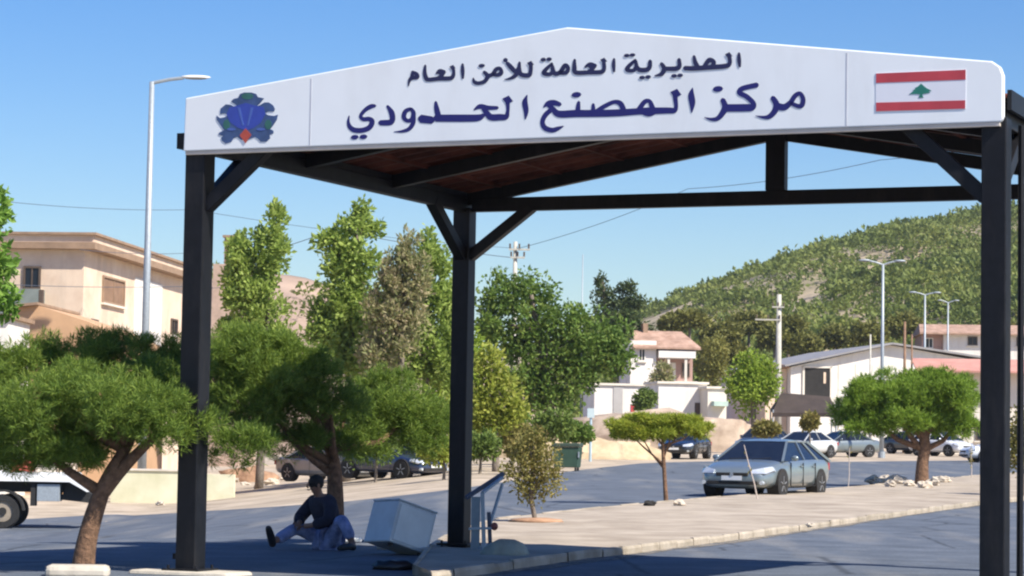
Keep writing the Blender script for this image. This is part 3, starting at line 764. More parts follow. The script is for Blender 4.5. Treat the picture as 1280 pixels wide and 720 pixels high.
# B: white house with red roof, middle distance
YB_ = 200.0; sB = sc(YB_); oB = at(785, 520, YB_); gB = gh(oB.x, oB.y)
hB = bld('white_house', 'white house with low red tiled roof and a canopied balcony', 'house', (oB.x, oB.y, gB - .2), R(8))
def bz(py): return at(830, py, YB_).z - gB + .2
def bx_(px): return (px - 785) / sB
MB().b2((bx_(787), 0, 0), (bx_(820), 7, bz(426))).build('wall', M_WALLW, hB)
MB().b2((bx_(820) + .003, 1.6, 0), (bx_(872), 7, bz(438))).build('wall', M_PINK, hB)
MB().b2((bx_(822), -.4, bz(447)), (bx_(869), 1.59, bz(438))).build('balcony_canopy', M_WALLW, hB)
MB().b2((bx_(822), -.4, bz(480)), (bx_(872), 1.59, bz(476))).build('balcony_floor', M_PALE, hB)
for px in (835, 857): MB().b2((bx_(px) - .1, -.3, bz(476)), (bx_(px) + .1, -.1, bz(447.2))).build('column', M_PALE, hB)
MB().b2((bx_(838), 1.55, bz(475.8)), (bx_(850), 1.597, bz(452))).build('door', M_WALLW, hB)
win(hB, bx_(824), bx_(833), bz(470), bz(452), 1.6, sill=False); win(hB, bx_(858), bx_(868), bz(470), bz(452), 1.6, sill=False)
win(hB, bx_(797), bx_(806), bz(452), bz(436), 0, frame=M_WALLW)
rB = MB(); y0_, y1_ = -.5, 7.5; xa, xb = bx_(789), bx_(876); ze, zr = bz(434), bz(411)
rB.add([(xa, y0_, ze), (xb, y0_, ze), (xb, y1_, ze), (xa, y1_, ze), (xa + .8, 3.5, zr), (xb - .8, 3.5, zr), (xa, y0_, ze-.15), (xb, y0_, ze-.15), (xb, y1_, ze-.15), (xa, y1_, ze-.15)],
       [(0,1,5,4),(2,3,4,5),(1,2,5),(3,0,4),(0,6,7,1),(1,7,8,2),(2,8,9,3),(3,9,6,0),(6,9,8,7)])
rf = rB.build('roof', M_TILE, hB)
MB().b2((bx_(812), 3, bz(418)), (bx_(818), 4, bz(402))).build('chimney', M_CORN, rf)
MB().b2((bx_(816), -.9, bz(500)), (bx_(834), -.01, bz(482))).build('porch', M_TILE, hB)
# lower white annexes of the street front
def annex(label, px0, px1, pyt, Y, material, cap=True, extra=None, name='white_outbuilding'):
    o_ = at((px0 + px1) / 2, 530, Y); g0 = gh(o_.x, o_.y) - .2; s_ = sc(Y); w2 = (px1 - px0) / 2 / s_
    r_ = bld(name, label, 'outbuilding', (o_.x, o_.y, g0), R(9)); zt = at((px0 + px1)/2, pyt, Y).z - g0
    MB().b2((-w2, 0, 0), (w2, 4.5, zt)).build('wall', material, r_)
    if cap: MB().b2((-w2 - .12, -.15, zt + .003), (w2 + .12, 4.65, zt + .16)).build('roof', M_PALE, r_)
    if extra: extra(r_, w2, zt)
    return r_
def exA(r_, w2, zt):
    MB().b2((-w2*.25, -.05, .4), (w2*.12, -.003, zt - .1)).build('grey_panel', mat('grey_render', (.42, .40, .38), .9, .1, 1), r_)
    MB().b2((w2*.45, -.05, zt*.55), (w2*.6, -.003, zt*.7)).build('wall_sign', M_RED, r_)
annex('white outbuilding with a grey wall panel left of the canopied white house', 742, 806, 482, 185, M_WALLW, extra=exA)
def exB(r_, w2, zt):
    win(r_, -w2*.75, -w2*.35, zt*.25, zt*.55, 0); win(r_, -.1*w2, .2*w2, zt*.25, zt*.55, 0)
    MB().b2((w2*.5, -.04, .1), (w2*.78, -.003, zt*.72)).build('door', M_FRAME, r_)
annex('white outbuilding with a dark doorway below the canopied white house', 822, 884, 480, 178, M_WALLW, extra=exB)
def exC(r_, w2, zt): MB().b2((-w2*.6, -.8, zt*.72), (w2*.9, -.003, zt*.8)).build('awning', mat('pale_green_awning', (.45, .58, .50), .7, .1, 3), r_)
annex('tiny kiosk with a pale green awning beside the round lime tree', 884, 908, 486, 176, M_PALE, extra=exC, name='kiosk')
# warehouse with a broad gable
YW = 190.0; sW = sc(YW); oW = at(985, 520, YW); gW = gh(oW.x, oW.y) - .3
wh = bld('warehouse', 'wide white warehouse with low gable front and a dark open doorway', 'warehouse', (oW.x, oW.y, gW), R(9))
def wx(px): return (px - 985) / sW
def wz(py): return at(1080, py, YW).z - gW
gab = [(wx(988), 0), (wx(1240), 0), (wx(1240), wz(448)), (wx(1117), wz(430)), (wx(988), wz(460))]
MB().prism(gab, 'y', 0, 22).build('wall', M_WALLW, wh)
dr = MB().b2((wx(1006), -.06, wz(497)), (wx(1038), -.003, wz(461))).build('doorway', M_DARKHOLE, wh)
fr = MB(); fr.b2((wx(1003), -.12, wz(497)), (wx(1005.5), -.003, wz(459))); fr.b2((wx(1038.5), -.12, wz(497)), (wx(1041), -.003, wz(459))); fr.b2((wx(1003), -.12, wz(461)+.01), (wx(1041), -.003, wz(458.5))); fr.build('frame', M_PALE, dr)
MB().b2((wx(1030), -.10, wz(480)), (wx(1033), -.07, wz(466))).build('hanging_cloth', M_CREAM, dr)
MB().b2((wx(1001), -.5, wz(503)), (wx(1044), -.003, wz(498))).build('loading_sill', M_PALE, wh)
M_SHEET = mat('grey_roof_sheet', (.26, .25, .25), .6, .2, 1)
for p_, q_ in (((wx(978), 11, wz(461) + .12), (wx(1117), 11, wz(430) + .12)), ((wx(1250), 11, wz(446.5) + .12), (wx(1117), 11, wz(430) + .12))):
    MB().bar(p_, q_, 23.2, .14).build('roof', M_SHEET, wh)
MB().b2((wx(960), 1, 0), (wx(987.5), 8, wz(462))).build('side_lean_to', M_CREAM, wh)
MB().b2((wx(956), .4, wz(461.5)), (wx(988), 8.4, wz(457))).build('side_roof', M_TILE, wh)
for k in range(6):
    xx = wx(1050 + k * 22); MB().b2((xx - .04, -.03, .2), (xx + .04, -.002, wz(455))).build('wall_seam', M_PALE, wh)
# awning strip in front of the warehouse on the right
YP = 165; oP = at(1143, 500, YP); gP = gh(oP.x, oP.y); sP = sc(YP)
pk = bld('shop_front', 'low cream shop front under a long faded red sheet roof at right', 'shop', (oP.x, oP.y, gP), R(-3))
pz = lambda py: at(1200, py, YP).z - gP
rp_ = MB(); rp_.add([(0, -1.2, pz(464)), (10, -1.2, pz(464)), (10, 2.2, pz(447)), (0, 2.2, pz(447)), (0, -1.2, pz(464)-.12), (10, -1.2, pz(464)-.12), (10, 2.2, pz(447)-.12), (0, 2.2, pz(447)-.12)], [(0,1,2,3),(7,6,5,4),(0,4,5,1),(1,5,6,2),(2,6,7,3),(3,7,4,0)])
rp_.build('roof', mat('faded_red_sheet', (.50, .24, .19), .8, .15, 1.2), pk)
MB().b2((.2, 0, 0), (9.8, 2.0, pz(462))).build('wall', M_PALE, pk)
for k in range(3): win(pk, 1.0 + k*3, 2.6 + k*3, .9, 2.2, 0)
# house with pink roof behind the warehouse
YH = 250; oH = at(1150, 470, YH); gH = gh(oH.x, oH.y); sH = sc(YH)
hz = lambda py: at(1200, py, YH).z - gH
hx = lambda px: (px - 1150) / sH
hC = bld('red_roofed_house', 'white house with pinkish red roof above the warehouse on the hillside', 'house', (oH.x, oH.y, gH), R(-4))
MB().b2((hx(1152), 0, 0), (hx(1178), 8, hz(418))).build('wall', M_PINK, hC)
MB().b2((hx(1178) + .01, -.6, 0), (hx(1300), 8, hz(417))).build('wall', M_WALLW, hC)
rC = MB(); xa, xb = hx(1148), hx(1305); rC.add([(xa, -1.4, hz(417)), (xb, -1.4, hz(417)), (xb, 8.6, hz(417)), (xa, 8.6, hz(417)), (xa + .3, 3, hz(404)), (xb - 1, 3, hz(404)), (xa, -1.4, hz(419)), (xb, -1.4, hz(419)), (xb, 8.6, hz(419)), (xa, 8.6, hz(419))], [(0,1,5,4),(2,3,4,5),(1,2,5),(3,0,4),(0,6,7,1),(1,7,8,2),(2,8,9,3),(3,9,6,0),(6,9,8,7)])
rC.build('roof', M_TILE, hC)
win(hC, hx(1208), hx(1220), hz(432), hz(421), -.6); win(hC, hx(1268), hx(1280), hz(432), hz(421), -.6); win(hC, hx(1156), hx(1166), hz(436), hz(423), 0, frame=M_WALLW)
# dark tarpaulin shelter
YD = 150; oD = at(1004, 545, YD); gD = gh(oD.x, oD.y); sD = sc(YD)
tp = bld('tarpaulin_shelter', 'dark brown tarpaulin shelter over parked cars in front of the warehouse', 'shelter', (oD.x, oD.y, gD), R(-4))
dz = lambda py: at(1004, py, YD).z - gD
t_ = MB(); t_.add([(-1.9, -1.4, dz(517)), (1.9, -1.4, dz(516)), (1.9, 3.2, dz(512)), (-1.9, 3.2, dz(512)), (-1.3, .6, dz(491)), (1.6, .6, dz(495)), (-1.9, -1.4, dz(522)), (1.9, -1.4, dz(521))], [(0,1,5,4),(2,3,4,5),(1,2,5),(3,0,4),(0,6,7,1)])
t_.build('tarpaulin', mat('brown_tarpaulin', (.05, .036, .03), .9, .25, 1.5), tp)
for x in (-1.85, 1.85):
    for y in (-1.35, 3.1): MB().tube([(x, y, 0), (x, y, dz(513))], .05, 6).build('pole', M_GREY, tp)
# pale yellow garden wall
p0_, p1_ = ground(138, 628), ground(292, 622)
d_ = p1_ - p0_; Lw = d_.xy.length
lw = thing('garden_wall', 'low pale yellow rendered wall beside the left road verge', 'wall', p0_, math.atan2(d_.y, d_.x))
hW = 40 / sc((p0_.y + p1_.y) / 2)
MB().b2((0, 0, -.4), (Lw * .62, .25, hW)).build('wall', mat('pale_yellow_render', (.62, .60, .38), .9, .1, .8, col2=(.74, .71, .52)), lw)
MB().b2((Lw * .62 + .005, .02, -.4), (Lw, .27, hW * .93)).build('wall', MATS['pale_yellow_render'], lw)
MB().b2((-.05, -.05, hW + .003), (Lw * .62, .3, hW + .07)).build('coping', M_PALE, lw)

# ------------------------------------------------------------------ trees
def gb(px, py=None, Y=None):
    """ground point under a pixel column at depth Y"""
    p = at(px, 560, Y); return Vector((p.x, p.y, gh(p.x, p.y)))
def P3(px, py, Y): return at(px, py, Y)
Y1 = 26.3
b0 = ground(102, 720); Y1 = b0.y
tree('pine_tree', 'pine with a leaning forked trunk and sunlit front tufts left of the near canopy post', 'tree', b0,
     [pc(*c[:4], Y1, dy=c[4], depth=c[5]) for c in [
      (60,512,58,40,-.3,.5),(140,500,62,42,-.45,.55),(198,520,42,38,-.3,.4),(14,532,45,45,-.2,.5),(108,550,62,30,0,.5),(245,545,42,34,.2,.4),(300,556,36,30,.3,.35),
      (40,450,52,36,1.5,.6),(120,444,55,34,1.6,.6),(190,450,50,34,1.4,.55),(-10,474,46,44,1.2,.5),(80,490,60,40,.4,.6),(170,490,60,40,.5,.6),(-40,530,40,40,.3,.5),(230,490,35,30,.6,.4),(92,566,40,22,-.1,.4),(55,560,56,26,0,.45),(0,572,40,22,.2,.4),(218,455,40,34,1.3,.5)]],
     'pine', trunk=[b0 - Vector((0,0,.1)), P3(108,680,Y1), P3(122,630,Y1), P3(140,588,Y1), P3(165,540,Y1+.2), P3(150,490,Y1+.4)], n=9500, per=12, L=.105, W=.0085, seed=3, kind='needle', bark=M_BARK, tr=.15, lims=7, rads=[.135,.105,.09,.07,.05,.03], extra=[P3(128,618,Y1), P3(148,592,Y1), P3(172,566,Y1), P3(205,535,Y1)], sub=13, subr=.5)
b1 = gb(420, Y=33.0)
tree('pine_tree', 'broad dark pine behind the seated man between the two left canopy posts', 'tree', b1,
     [pc(*c[:4], 33.0, dy=c[4], depth=c[5]) for c in [
      (300,442,42,36,-.7,.5),(352,462,52,40,-.8,.6),(325,510,52,42,-.7,.6),(395,500,60,50,-.3,.7),(452,524,62,44,.9,.6),(512,522,48,42,1.0,.5),(425,556,62,22,.5,.6),(360,552,48,26,-.2,.5),(285,485,42,42,-.6,.5),(478,488,45,32,1.4,.5),(530,545,30,26,.8,.35),(258,452,40,36,-.4,.5),(246,500,42,42,-.2,.5),(545,520,30,34,1.0,.4),(320,470,50,50,-.3,.6),(300,424,34,24,-.6,.4),(335,440,36,26,-.7,.4),(390,455,36,24,-.5,.4)]],
     'pine', trunk=[b1 - Vector((0,0,.1)), P3(419,640,33.0), P3(418,590,33.0), P3(410,540,33.0), P3(400,490,33.0)], n=10000, per=12, L=.115, W=.0095, seed=5, kind='needle', bark=M_BARK, tr=.13, lims=8, sub=13, subr=.5)
b2 = ground(1152, 611); Y2 = b2.y
rt = tree('pine_tree', 'flat topped bright green pine standing in a ring of stones on the traffic island', 'tree', b2,
     [pc(*c, Y2) for c in [(1078,500,35,28),(1112,488,46,28),(1155,484,46,24),(1192,500,38,34),(1130,522,52,22),(1196,530,30,18),(1088,526,36,20),(1060,515,20,20),(1160,512,40,30)]],
     'pine2', trunk=[b2 - Vector((0,0,.1)), P3(1153,580,Y2), P3(1156,555,Y2), P3(1150,520,Y2)], n=5200, per=11, L=.22, W=.025, seed=7, kind='needle', bark=M_BARK, tr=.24, lims=8, rads=[.24,.18,.17,.1], sub=12, subr=.45)
b3 = ground(833, 633); Y3 = b3.y
tree('pine_tree', 'small umbrella shaped pine with a thin trunk in front of the black car', 'tree', b3,
     [pc(*c, Y3) for c in [(772,535,22,12),(805,530,36,14),(848,530,36,13),(876,536,16,11),(795,540,30,9),(838,541,32,8)]],
     'umbrella', trunk=[b3, P3(831,600,Y3), P3(829,565,Y3), P3(828,540,Y3)], n=2300, per=11, L=.13, W=.017, seed=9, kind='needle', bark=M_BARK, tr=.06, lims=6, rads=[.055,.045,.04,.02])
MATS['x'] = None
b4 = ground(670, 662); Y4 = b4.y
tree('ornamental_shrub', 'small oval reddish green ornamental tree on the island beside the steel gate', 'shrub', b4,
     [pc(*c, Y4) for c in [(660,560,22,24),(682,575,24,30),(646,590,20,26),(666,612,26,24),(690,600,18,24),(662,585,28,34),(672,545,14,16)]],
     'olive', trunk=[b4, P3(668,645,Y4), P3(664,620,Y4), P3(667,580,Y4), P3(667,550,Y4)], n=1500, L=.10, W=.05, seed=12, tr=.045, lims=6, up=.35, sub=14, subr=.36, rads=[.05,.04,.035,.02,.01])
# soil ring of the shrub
m_ = MB(); m_.ell((0, 0, 0), (.45, .38, .06), 18, 6, .3, 4); o = m_.build('soil_mound', mat('red_soil', (.38, .22, .13), .95, .25, 4, bump=.4), smooth=True); o.location = b4 + Vector((0, 0, IH)); tag(o, 'reddish soil mound around the small oval shrub on the island', 'mound')

tree('leafy_tree', 'bright green leafy tree cut off by the left picture edge', 'tree', gb(-60, Y=52),
     [pc(*c, 52) for c in [(-30,330,52,50),(-22,268,40,44),(-12,375,38,28),(-70,300,50,70),(-60,380,50,40),(-40,235,25,25)]], 'green', n=5200, L=.26, W=.14, seed=21, tr=.16, up=-.1, sub=14, subr=.33)
tree('poplar_tree', 'slim light green poplar just right of the near left canopy post', 'tree', gb(325, Y=100),
     [pc(*c, 100) for c in [(344,278,16,28),(336,310,28,36),(316,342,38,44),(322,390,42,46),(340,425,36,34),(296,350,24,50),(300,420,30,40),(300,310,18,26)]], 'poplar', n=5600, L=.34, W=.17, seed=22, tr=.16, up=.5, sub=16, subr=.3, fill=.2)
tree('elm_tree', 'tall dark green tree with a ragged wispy top between the left canopy posts', 'tree', gb(432, Y=94),
     [pc(*c, 94) for c in [(452,260,12,14),(446,285,32,20),(414,304,26,20),(438,322,42,36),(424,356,36,42),(432,402,46,48),(446,452,52,44),(412,420,32,46),(460,385,34,46)]], 'poplar', n=7000, L=.34, W=.18, seed=23, tr=.2, up=.1, sub=16, subr=.3, fill=.2)
tree('dry_tree', 'half dry tree with brownish pink foliage next to the tall ragged tree', 'tree', gb(495, Y=91),
     [pc(*c, 91) for c in [(510,314,18,36),(498,345,32,42),(482,380,32,48),(505,400,36,50),(482,440,34,44),(522,350,22,44)]], 'brown', n=4200, L=.30, W=.13, seed=24, tr=.16, up=.6, sub=16, subr=.28, fill=.15)
tree('ash_tree', 'green tree rising behind the half dry tree beside the rear canopy post', 'tree', gb(530, Y=98),
     [pc(*c, 98) for c in [(536,312,16,34),(546,350,26,46),(552,400,32,50),(522,440,52,48),(490,455,44,42),(556,450,32,46)]], 'poplar', n=5600, L=.32, W=.16, seed=25, tr=.18, up=.4, sub=14, subr=.3, fill=.2)
tree('acacia_tree', 'bright lime green tree directly behind the rear canopy post', 'tree', gb(572, Y=104),
     [pc(*c, 104) for c in [(566,385,20,40),(572,430,32,40),(560,480,36,36),(590,470,26,36)]], 'lime', n=2200, L=.34, W=.18, seed=26, tr=.15, sub=14, subr=.32)
tree('yellow_tree', 'yellowing bushy tree just right of the rear canopy post', 'tree', gb(620, Y=88),
     [pc(*c, 88) for c in [(612,455,20,28),(625,490,30,28),(600,505,30,30),(640,515,24,20),(612,530,34,20)]], 'yellow', n=2400, L=.28, W=.15, seed=27, tr=.12, sub=14, subr=.32)
tree('oak_tree', 'big rounded dark green tree filling the middle right of the rear canopy post', 'tree', gb(690, Y=122),
     [pc(*c, 122) for c in [(622,368,32,34),(664,368,38,34),(640,410,46,40),(692,408,48,40),(745,420,44,38),(700,462,58,42),(764,452,32,28),(655,468,40,40),(690,503,44,28),(610,405,24,40),(720,440,46,40),(780,450,18,20)]], 'dark', n=8600, L=.36, W=.2, seed=28, tr=.28, sub=15, subr=.3, fill=.25)
tree('cedar_tree', 'dark layered cedar standing against the sky left of the white house', 'tree', gb(775, Y=205),
     [pc(*c, 205) for c in [(752,350,7,12),(756,366,18,7),(784,360,16,10),(770,380,34,8),(790,376,22,10),(772,395,38,9),(785,408,32,10),(760,412,28,8)]], 'cedar', n=2600, L=.55, W=.2, seed=29, tr=.3, up=-.1, sub=12, subr=.32, lims=8)
tree('round_tree', 'round lime green tree in front of the hillside right of the white house', 'tree', gb(942, Y=150),
     [pc(*c, 150) for c in [(926,478,22,30),(956,474,22,32),(940,456,24,22),(940,490,34,30)]], 'lime', n=2600, L=.36, W=.2, seed=30, tr=.2, sub=16, subr=.3)
oaks = [(862,398,24,10),(900,412,26,18),(936,402,26,14),(888,448,18,22),(1004,428,24,14),(1046,420,26,14),(1086,414,24,14),(968,420,20,16),(915,438,22,18),(840,402,16,9),(1130,405,26,13),(985,405,24,12),(1245,415,26,18),(1290,405,30,20)]
olab = ['low hillside oak above the red roof of the white house, leftmost on the slope edge', 'broad dusty oak on the hill foot just right of the red roofed white house', 'dusty hillside oak above the round lime tree', 'brownish oak between the white house and the round lime tree', 'oak just right of the concrete pole above the warehouse roof', 'oak above the warehouse ridge left of the double street lamp', 'oak right behind the tall double armed street lamp', 'oak behind the single concrete pole on the hill foot', 'small oak tucked behind the round lime tree crown', 'tiny oak nearest the dark cedar on the skyline foot', 'oak behind the small double armed lamp above the warehouse', 'oak upslope of the concrete pole', 'oak behind the right canopy post near the red roofed house', 'oak at the right picture edge beyond the canopy post']
for i, (c, lb) in enumerate(zip(oaks, olab)):
    Yo = 255 + 6 * (i % 3)
    tree('hillside_oak', lb, 'tree', gb(c[0], Y=Yo), [pc(c[0], c[1], c[2], c[3], Yo), pc(c[0]-c[2]*.5, c[1]+c[3]*.5, c[2]*.6, c[3]*.7, Yo), pc(c[0]+c[2]*.5, c[1]+c[3]*.4, c[2]*.6, c[3]*.7, Yo)], 'oak', n=750, L=.7, W=.45, seed=40+i, tr=.3, limbs=False, group='oaks at the foot of the hill')
for i, (px, py, rx, ry, Y, lm, lb) in enumerate([(826,476,16,26,186,'brown','small brownish tree against the middle of the canopied white house'), (894,448,18,34,192,'oak','dusty olive tree close against the right side of the canopied white house'), (806,500,14,14,176,'mid','small green bush tree between the two white outbuildings')]):
    tree('small_tree', lb, 'tree', gb(px, Y=Y), [pc(px, py, rx, ry, Y), pc(px - rx*.3, py + ry*.4, rx*.8, ry*.6, Y), pc(px + rx*.3, py - ry*.3, rx*.7, ry*.6, Y)], lm, n=900, L=.45, W=.22, seed=140+i, tr=.12, limbs=False)
# shrubs along the far verge and the right edge
for i, (px, py, rx, ry, Y, lm, lb) in enumerate([
    (600,556,26,20,84,'mid','dark green shrub at the base of the yellowing tree'), (648,545,20,18,96,'olive','dusty shrub on the sandy bank behind the oval shrub'),
    (1278,545,22,44,64,'olive','tall olive shrub at the right picture edge beyond the canopy post'),
    (690,530,30,20,108,'mid','shrub under the right side of the big dark tree'),
    (555,565,34,18,78,'yellow','yellow green shrub low behind the rear canopy post'), (1012,526,10,9,132,'olive','tiny potted shrub standing among the parked cars'),
    (958,536,16,9,128,'olive','low shrub beside the roof of the silver car'), (470,540,44,40,86,'mid','green shrub right behind the crown of the middle pine'),(528,525,40,48,89,'lime','lime green shrub left of the rear canopy post'),(585,525,34,44,92,'yellow','tall yellow green shrub just right of the rear canopy post'),(640,530,26,34,100,'dark','dark shrub at the foot of the big dark tree'),(720,540,22,14,110,'dark','low dark shrub above the green dumpster'),(655,560,24,12,84,'olive','low reddish shrub directly behind the oval shrub')]):
    tree('shrub', lb, 'shrub', gb(px, Y=Y), [pc(px, py, rx, ry, Y), pc(px - rx*.4, py + ry*.3, rx*.6, ry*.8, Y), pc(px + rx*.4, py + ry*.2, rx*.6, ry*.8, Y)], lm, n=900, L=.22 * Y / 80, W=.12 * Y / 80, seed=70+i, tr=.05, limbs=False)
# young stake-thin saplings on the island
def sapling(px, pyb, pyt, lb, lean=0, leaves=14, seed=1):
    b = ground(px, pyb); Y = b.y; r_ = random.Random(seed); root = thing('sapling', lb, 'sapling', b)
    top = P3(px + lean, pyt, Y) - b
    MB().tube([(0,0,0), top*.35 + Vector((.02,0,0)), top*.7, top], [.018,.015,.013,.008], 6).build('trunk', mat('pale_stem', (.52,.44,.38), .9, .2, 8), root)
    m = MB()
    for k in range(leaves):
        p = top * r_.uniform(.45, 1); leaf(m, p, rdir(r_) + Vector((0,0,.5)), .12, .05, r_)
    m.build('crown', LM['olive'], root)
sapling(948, 630, 556, 'bare thin sapling leaning in front of the silver car', -18, 6, 1)
sapling(1060, 611, 560, 'bare pale sapling behind the tail of the silver car', 2, 5, 2)
sapling(1214, 602, 560, 'thin sapling beside the right canopy post', 0, 40, 3)

# ------------------------------------------------------------------ lamps, poles, wires
def lamp(lb, px, pyt, Y, arms, r0=.075, group=None, mat_=M_GREY):
    b = gb(px, Y=Y); root = thing('street_lamp', lb, 'street lamp', b, group=group); s_ = sc(Y)
    top = at(px, pyt, Y).z - b.z
    MB().tube([(0,0,0),(0,0,top*.5),(0,0,top)], [r0*1.3, r0, r0*.7], 10).build('pole', mat_, root, smooth=True)
    MB().tube([(0,0,0),(0,0,.35)], r0*2, 10).build('base', mat_, root)
    for (ex, ey) in arms:
        dx = ex / s_; dz_ = -ey / s_
        a = MB().tube([(0,0,top-.05),(dx*.3,0,top+dz_*.4),(dx*.55,0,top+dz_*.7)], r0*.5, 8).build('arm', mat_, root)
        h = MB(); n_ = 8
        c = Vector((dx*.76, 0, top + dz_*.85)); h.ell(c, (abs(dx)*.27, .14, .075), 12, 6); hd = h.build('lamp_head', M_WHITE if Y < 100 else M_GREY, root, smooth=True)
        MB().ell(c - Vector((0,0,.05)), (abs(dx)*.2, .10, .04), 12, 6).build('lens', mat('lamp_lens', (.10,.09,.08), .3, .1, 4), hd, smooth=True)
YL = ground(160, 628).y + 2.5
lamp('tall pale single arm street lamp left of the canopy', 178, 102, YL, [(72, -8)], .068 * YL / 46)
MATS['lampgreen'] = M_GREY
lamp('tall double armed street lamp in front of the hill beyond the warehouse', 1102, 330, 140, [(-30, -5), (28, -5)], .1)
lamp('middle sized double armed street lamp above the warehouse right slope', 1155, 368, 200, [(-20, -3), (20, -3)], .1)
lamp('smallest and farthest double armed street lamp near the red roofed house', 1184, 378, 245, [(-13, -3), (14, -3)], .1)
M_POLE = mat('concrete_pole', (.46, .44, .38), .85, .12, 4)
def pole(name, lb, px, pyt, Y, r0, arms=(), m=M_POLE, cat='utility pole', box=True):
    b = gb(px, Y=Y); root = thing(name, lb, cat, b); top = at(px, pyt, Y).z - b.z; s_ = sc(Y)
    MB().tube([(0,0,0),(0,0,top)], [r0*1.3, r0*.8], 8).build('pole', m, root, smooth=True)
    for (dx0, dx1, py) in arms:
        z = at(px, py, Y).z - b.z
        a = MB().b2((dx0/s_, -.06 - r0, z - .045), (dx1/s_, .06 - r0 , z + .045)).build('crossarm', m, root)
        for t in (.05, .5, .95):
            x = (dx0 + (dx1 - dx0) * t) / s_; MB().tube([(x, -r0, z + .06), (x, -r0, z + .3)], .05, 6).build('insulator', M_FRAME, a)
    return root
pole('utility_pole', 'pale utility pole with crossarms rising behind the big dark tree', 640, 302, 130, .13, [(-8, 18, 312), (-6, 12, 322)])
pole('utility_pole', 'square concrete utility pole in front of the hill left of the warehouse', 972, 368, 160, .19, [(-9, 6, 384), (-30, 2, 400)])
pole('antenna_mast', 'very thin antenna mast above the big dark tree', 725, 318, 210, .05, [], M_GREY, 'mast')
M_RUST = mat('rusty_steel', (.22, .13, .08), .9, .25, 6)
pole('steel_post', 'rusty post right of the tall double lamp', 1130, 402, 165, .10, [], M_RUST, 'post')
pole('steel_post', 'rusty post next to the shop roof edge', 1139, 418, 166, .07, [], M_RUST, 'post')
pole('steel_post', 'thin pale post left of the tall double lamp', 1087, 418, 168, .07, [], M_POLE, 'post')
M_WIRE = mat('black_cable', (.07, .085, .12), .7, .1, 3)
def wire(lb, pts, rad, sag=.3):
    P = [at(*p) for p in pts]; out = []
    for a_, b in zip(P, P[1:]):
        for k in range(12):
            t = k / 12; q = a_.lerp(b, t); q.z -= sag * 4 * t * (1 - t); out.append(q)
    out.append(P[-1]); o = MB().tube(out, rad, 5).build('power_line', M_WIRE); tag(o, lb, 'cable')
wire('thin cable crossing the sky left of the canopy and on to the utility pole', [(-60, 244, 100), (240, 262, 112), (640, 310, 130)], .012, .2)
wire('cable sloping up under the canopy roof to the right', [(646, 311, 130), (860, 236, 120), (1100, 200, 110), (1400, 150, 95)], .014, .2)
wire('lowest cable in front of the cream house', [(-60, 352, 92), (232, 358, 104), (300, 356, 110)], .012, .1)
wire('cable from the brick chimney up to the ragged tree', [(290, 322, 149), (330, 314, 130), (415, 287, 118), (640, 322, 130)], .018, .1)
wire('cable at the cream house roof line', [(100, 312, 100), (240, 316, 112)], .012, .1)

# ------------------------------------------------------------------ vehicles
def wheel(root, x, y, r_, w_, side):
    wh_ = MB(); wh_.tube([(x - w_/2*.96, y, r_), (x + w_/2*.96, y, r_)], r_*.72, 20); W_ = wh_.build('wheel', M_DARKHOLE, root)
    t = MB(); n_ = 24
    prof = [(-w_/2, r_*.64), (-w_/2, r_*.93), (-w_*.36, r_), (w_*.36, r_), (w_/2, r_*.93), (w_/2, r_*.64)]
    for i in range(n_):
        a_ = 2*math.pi*i/n_
        for dx, rr in prof: t.v.append((x + dx, y + rr*math.cos(a_), r_ + rr*math.sin(a_)))
    k = len(prof)
    for i in range(n_):
        for j in range(k - 1): t.f.append((i*k+j, ((i+1)%n_)*k+j, ((i+1)%n_)*k+j+1, i*k+j+1))
    t.build('tyre', M_TYRE, W_, smooth=False)
    m = MB(); xo = x + side * w_ * .46
    m.tube([(xo - side*.02, y, r_), (xo, y, r_)], r_*.22, 12)
    for i in range(5):
        a_ = 2*math.pi*i/5 + .3; d = Vector((0, math.cos(a_), math.sin(a_)))
        m.bar(Vector((xo - side*.012, y, r_)) + d*r_*.15, Vector((xo - side*.012, y, r_)) + d*r_*.64, .02, r_*.2, up=(1, 0, 0))
    for i in range(n_):
        a_, b = 2*math.pi*i/n_, 2*math.pi*(i+1)/n_
        m.add([(xo, y + q*r_*math.cos(c), r_ + q*r_*math.sin(c)) for c in (a_, b) for q in (.56, .66)], [(0,1,3,2)])
    m.build('rim', M_RIM, W_)
def loft(st, k=9):
    m = MB()
    for (y, w_, zb, zs, zt) in st:
        half = [(0, zb), (w_*.75, zb), (w_*.97, zb + .1), (w_, (zb+zs)/2), (w_*.975, zs), (w_*.84, zs + (zt-zs)*.75), (w_*.45, zt - .006), (0, zt)]
        ring = half + [(-a_, b) for a_, b in reversed(half[1:-1])]
        m.v += [(a_, y, b) for a_, b in ring]
    n_ = 14
    for i in range(len(st) - 1):
        for j in range(n_): m.f.append((i*n_+j, i*n_+(j+1)%n_, (i+1)*n_+(j+1)%n_, (i+1)*n_+j))
    m.f.append(tuple(range(n_))); m.f.append(tuple((len(st)-1)*n_ + j for j in reversed(range(n_))))
    return m
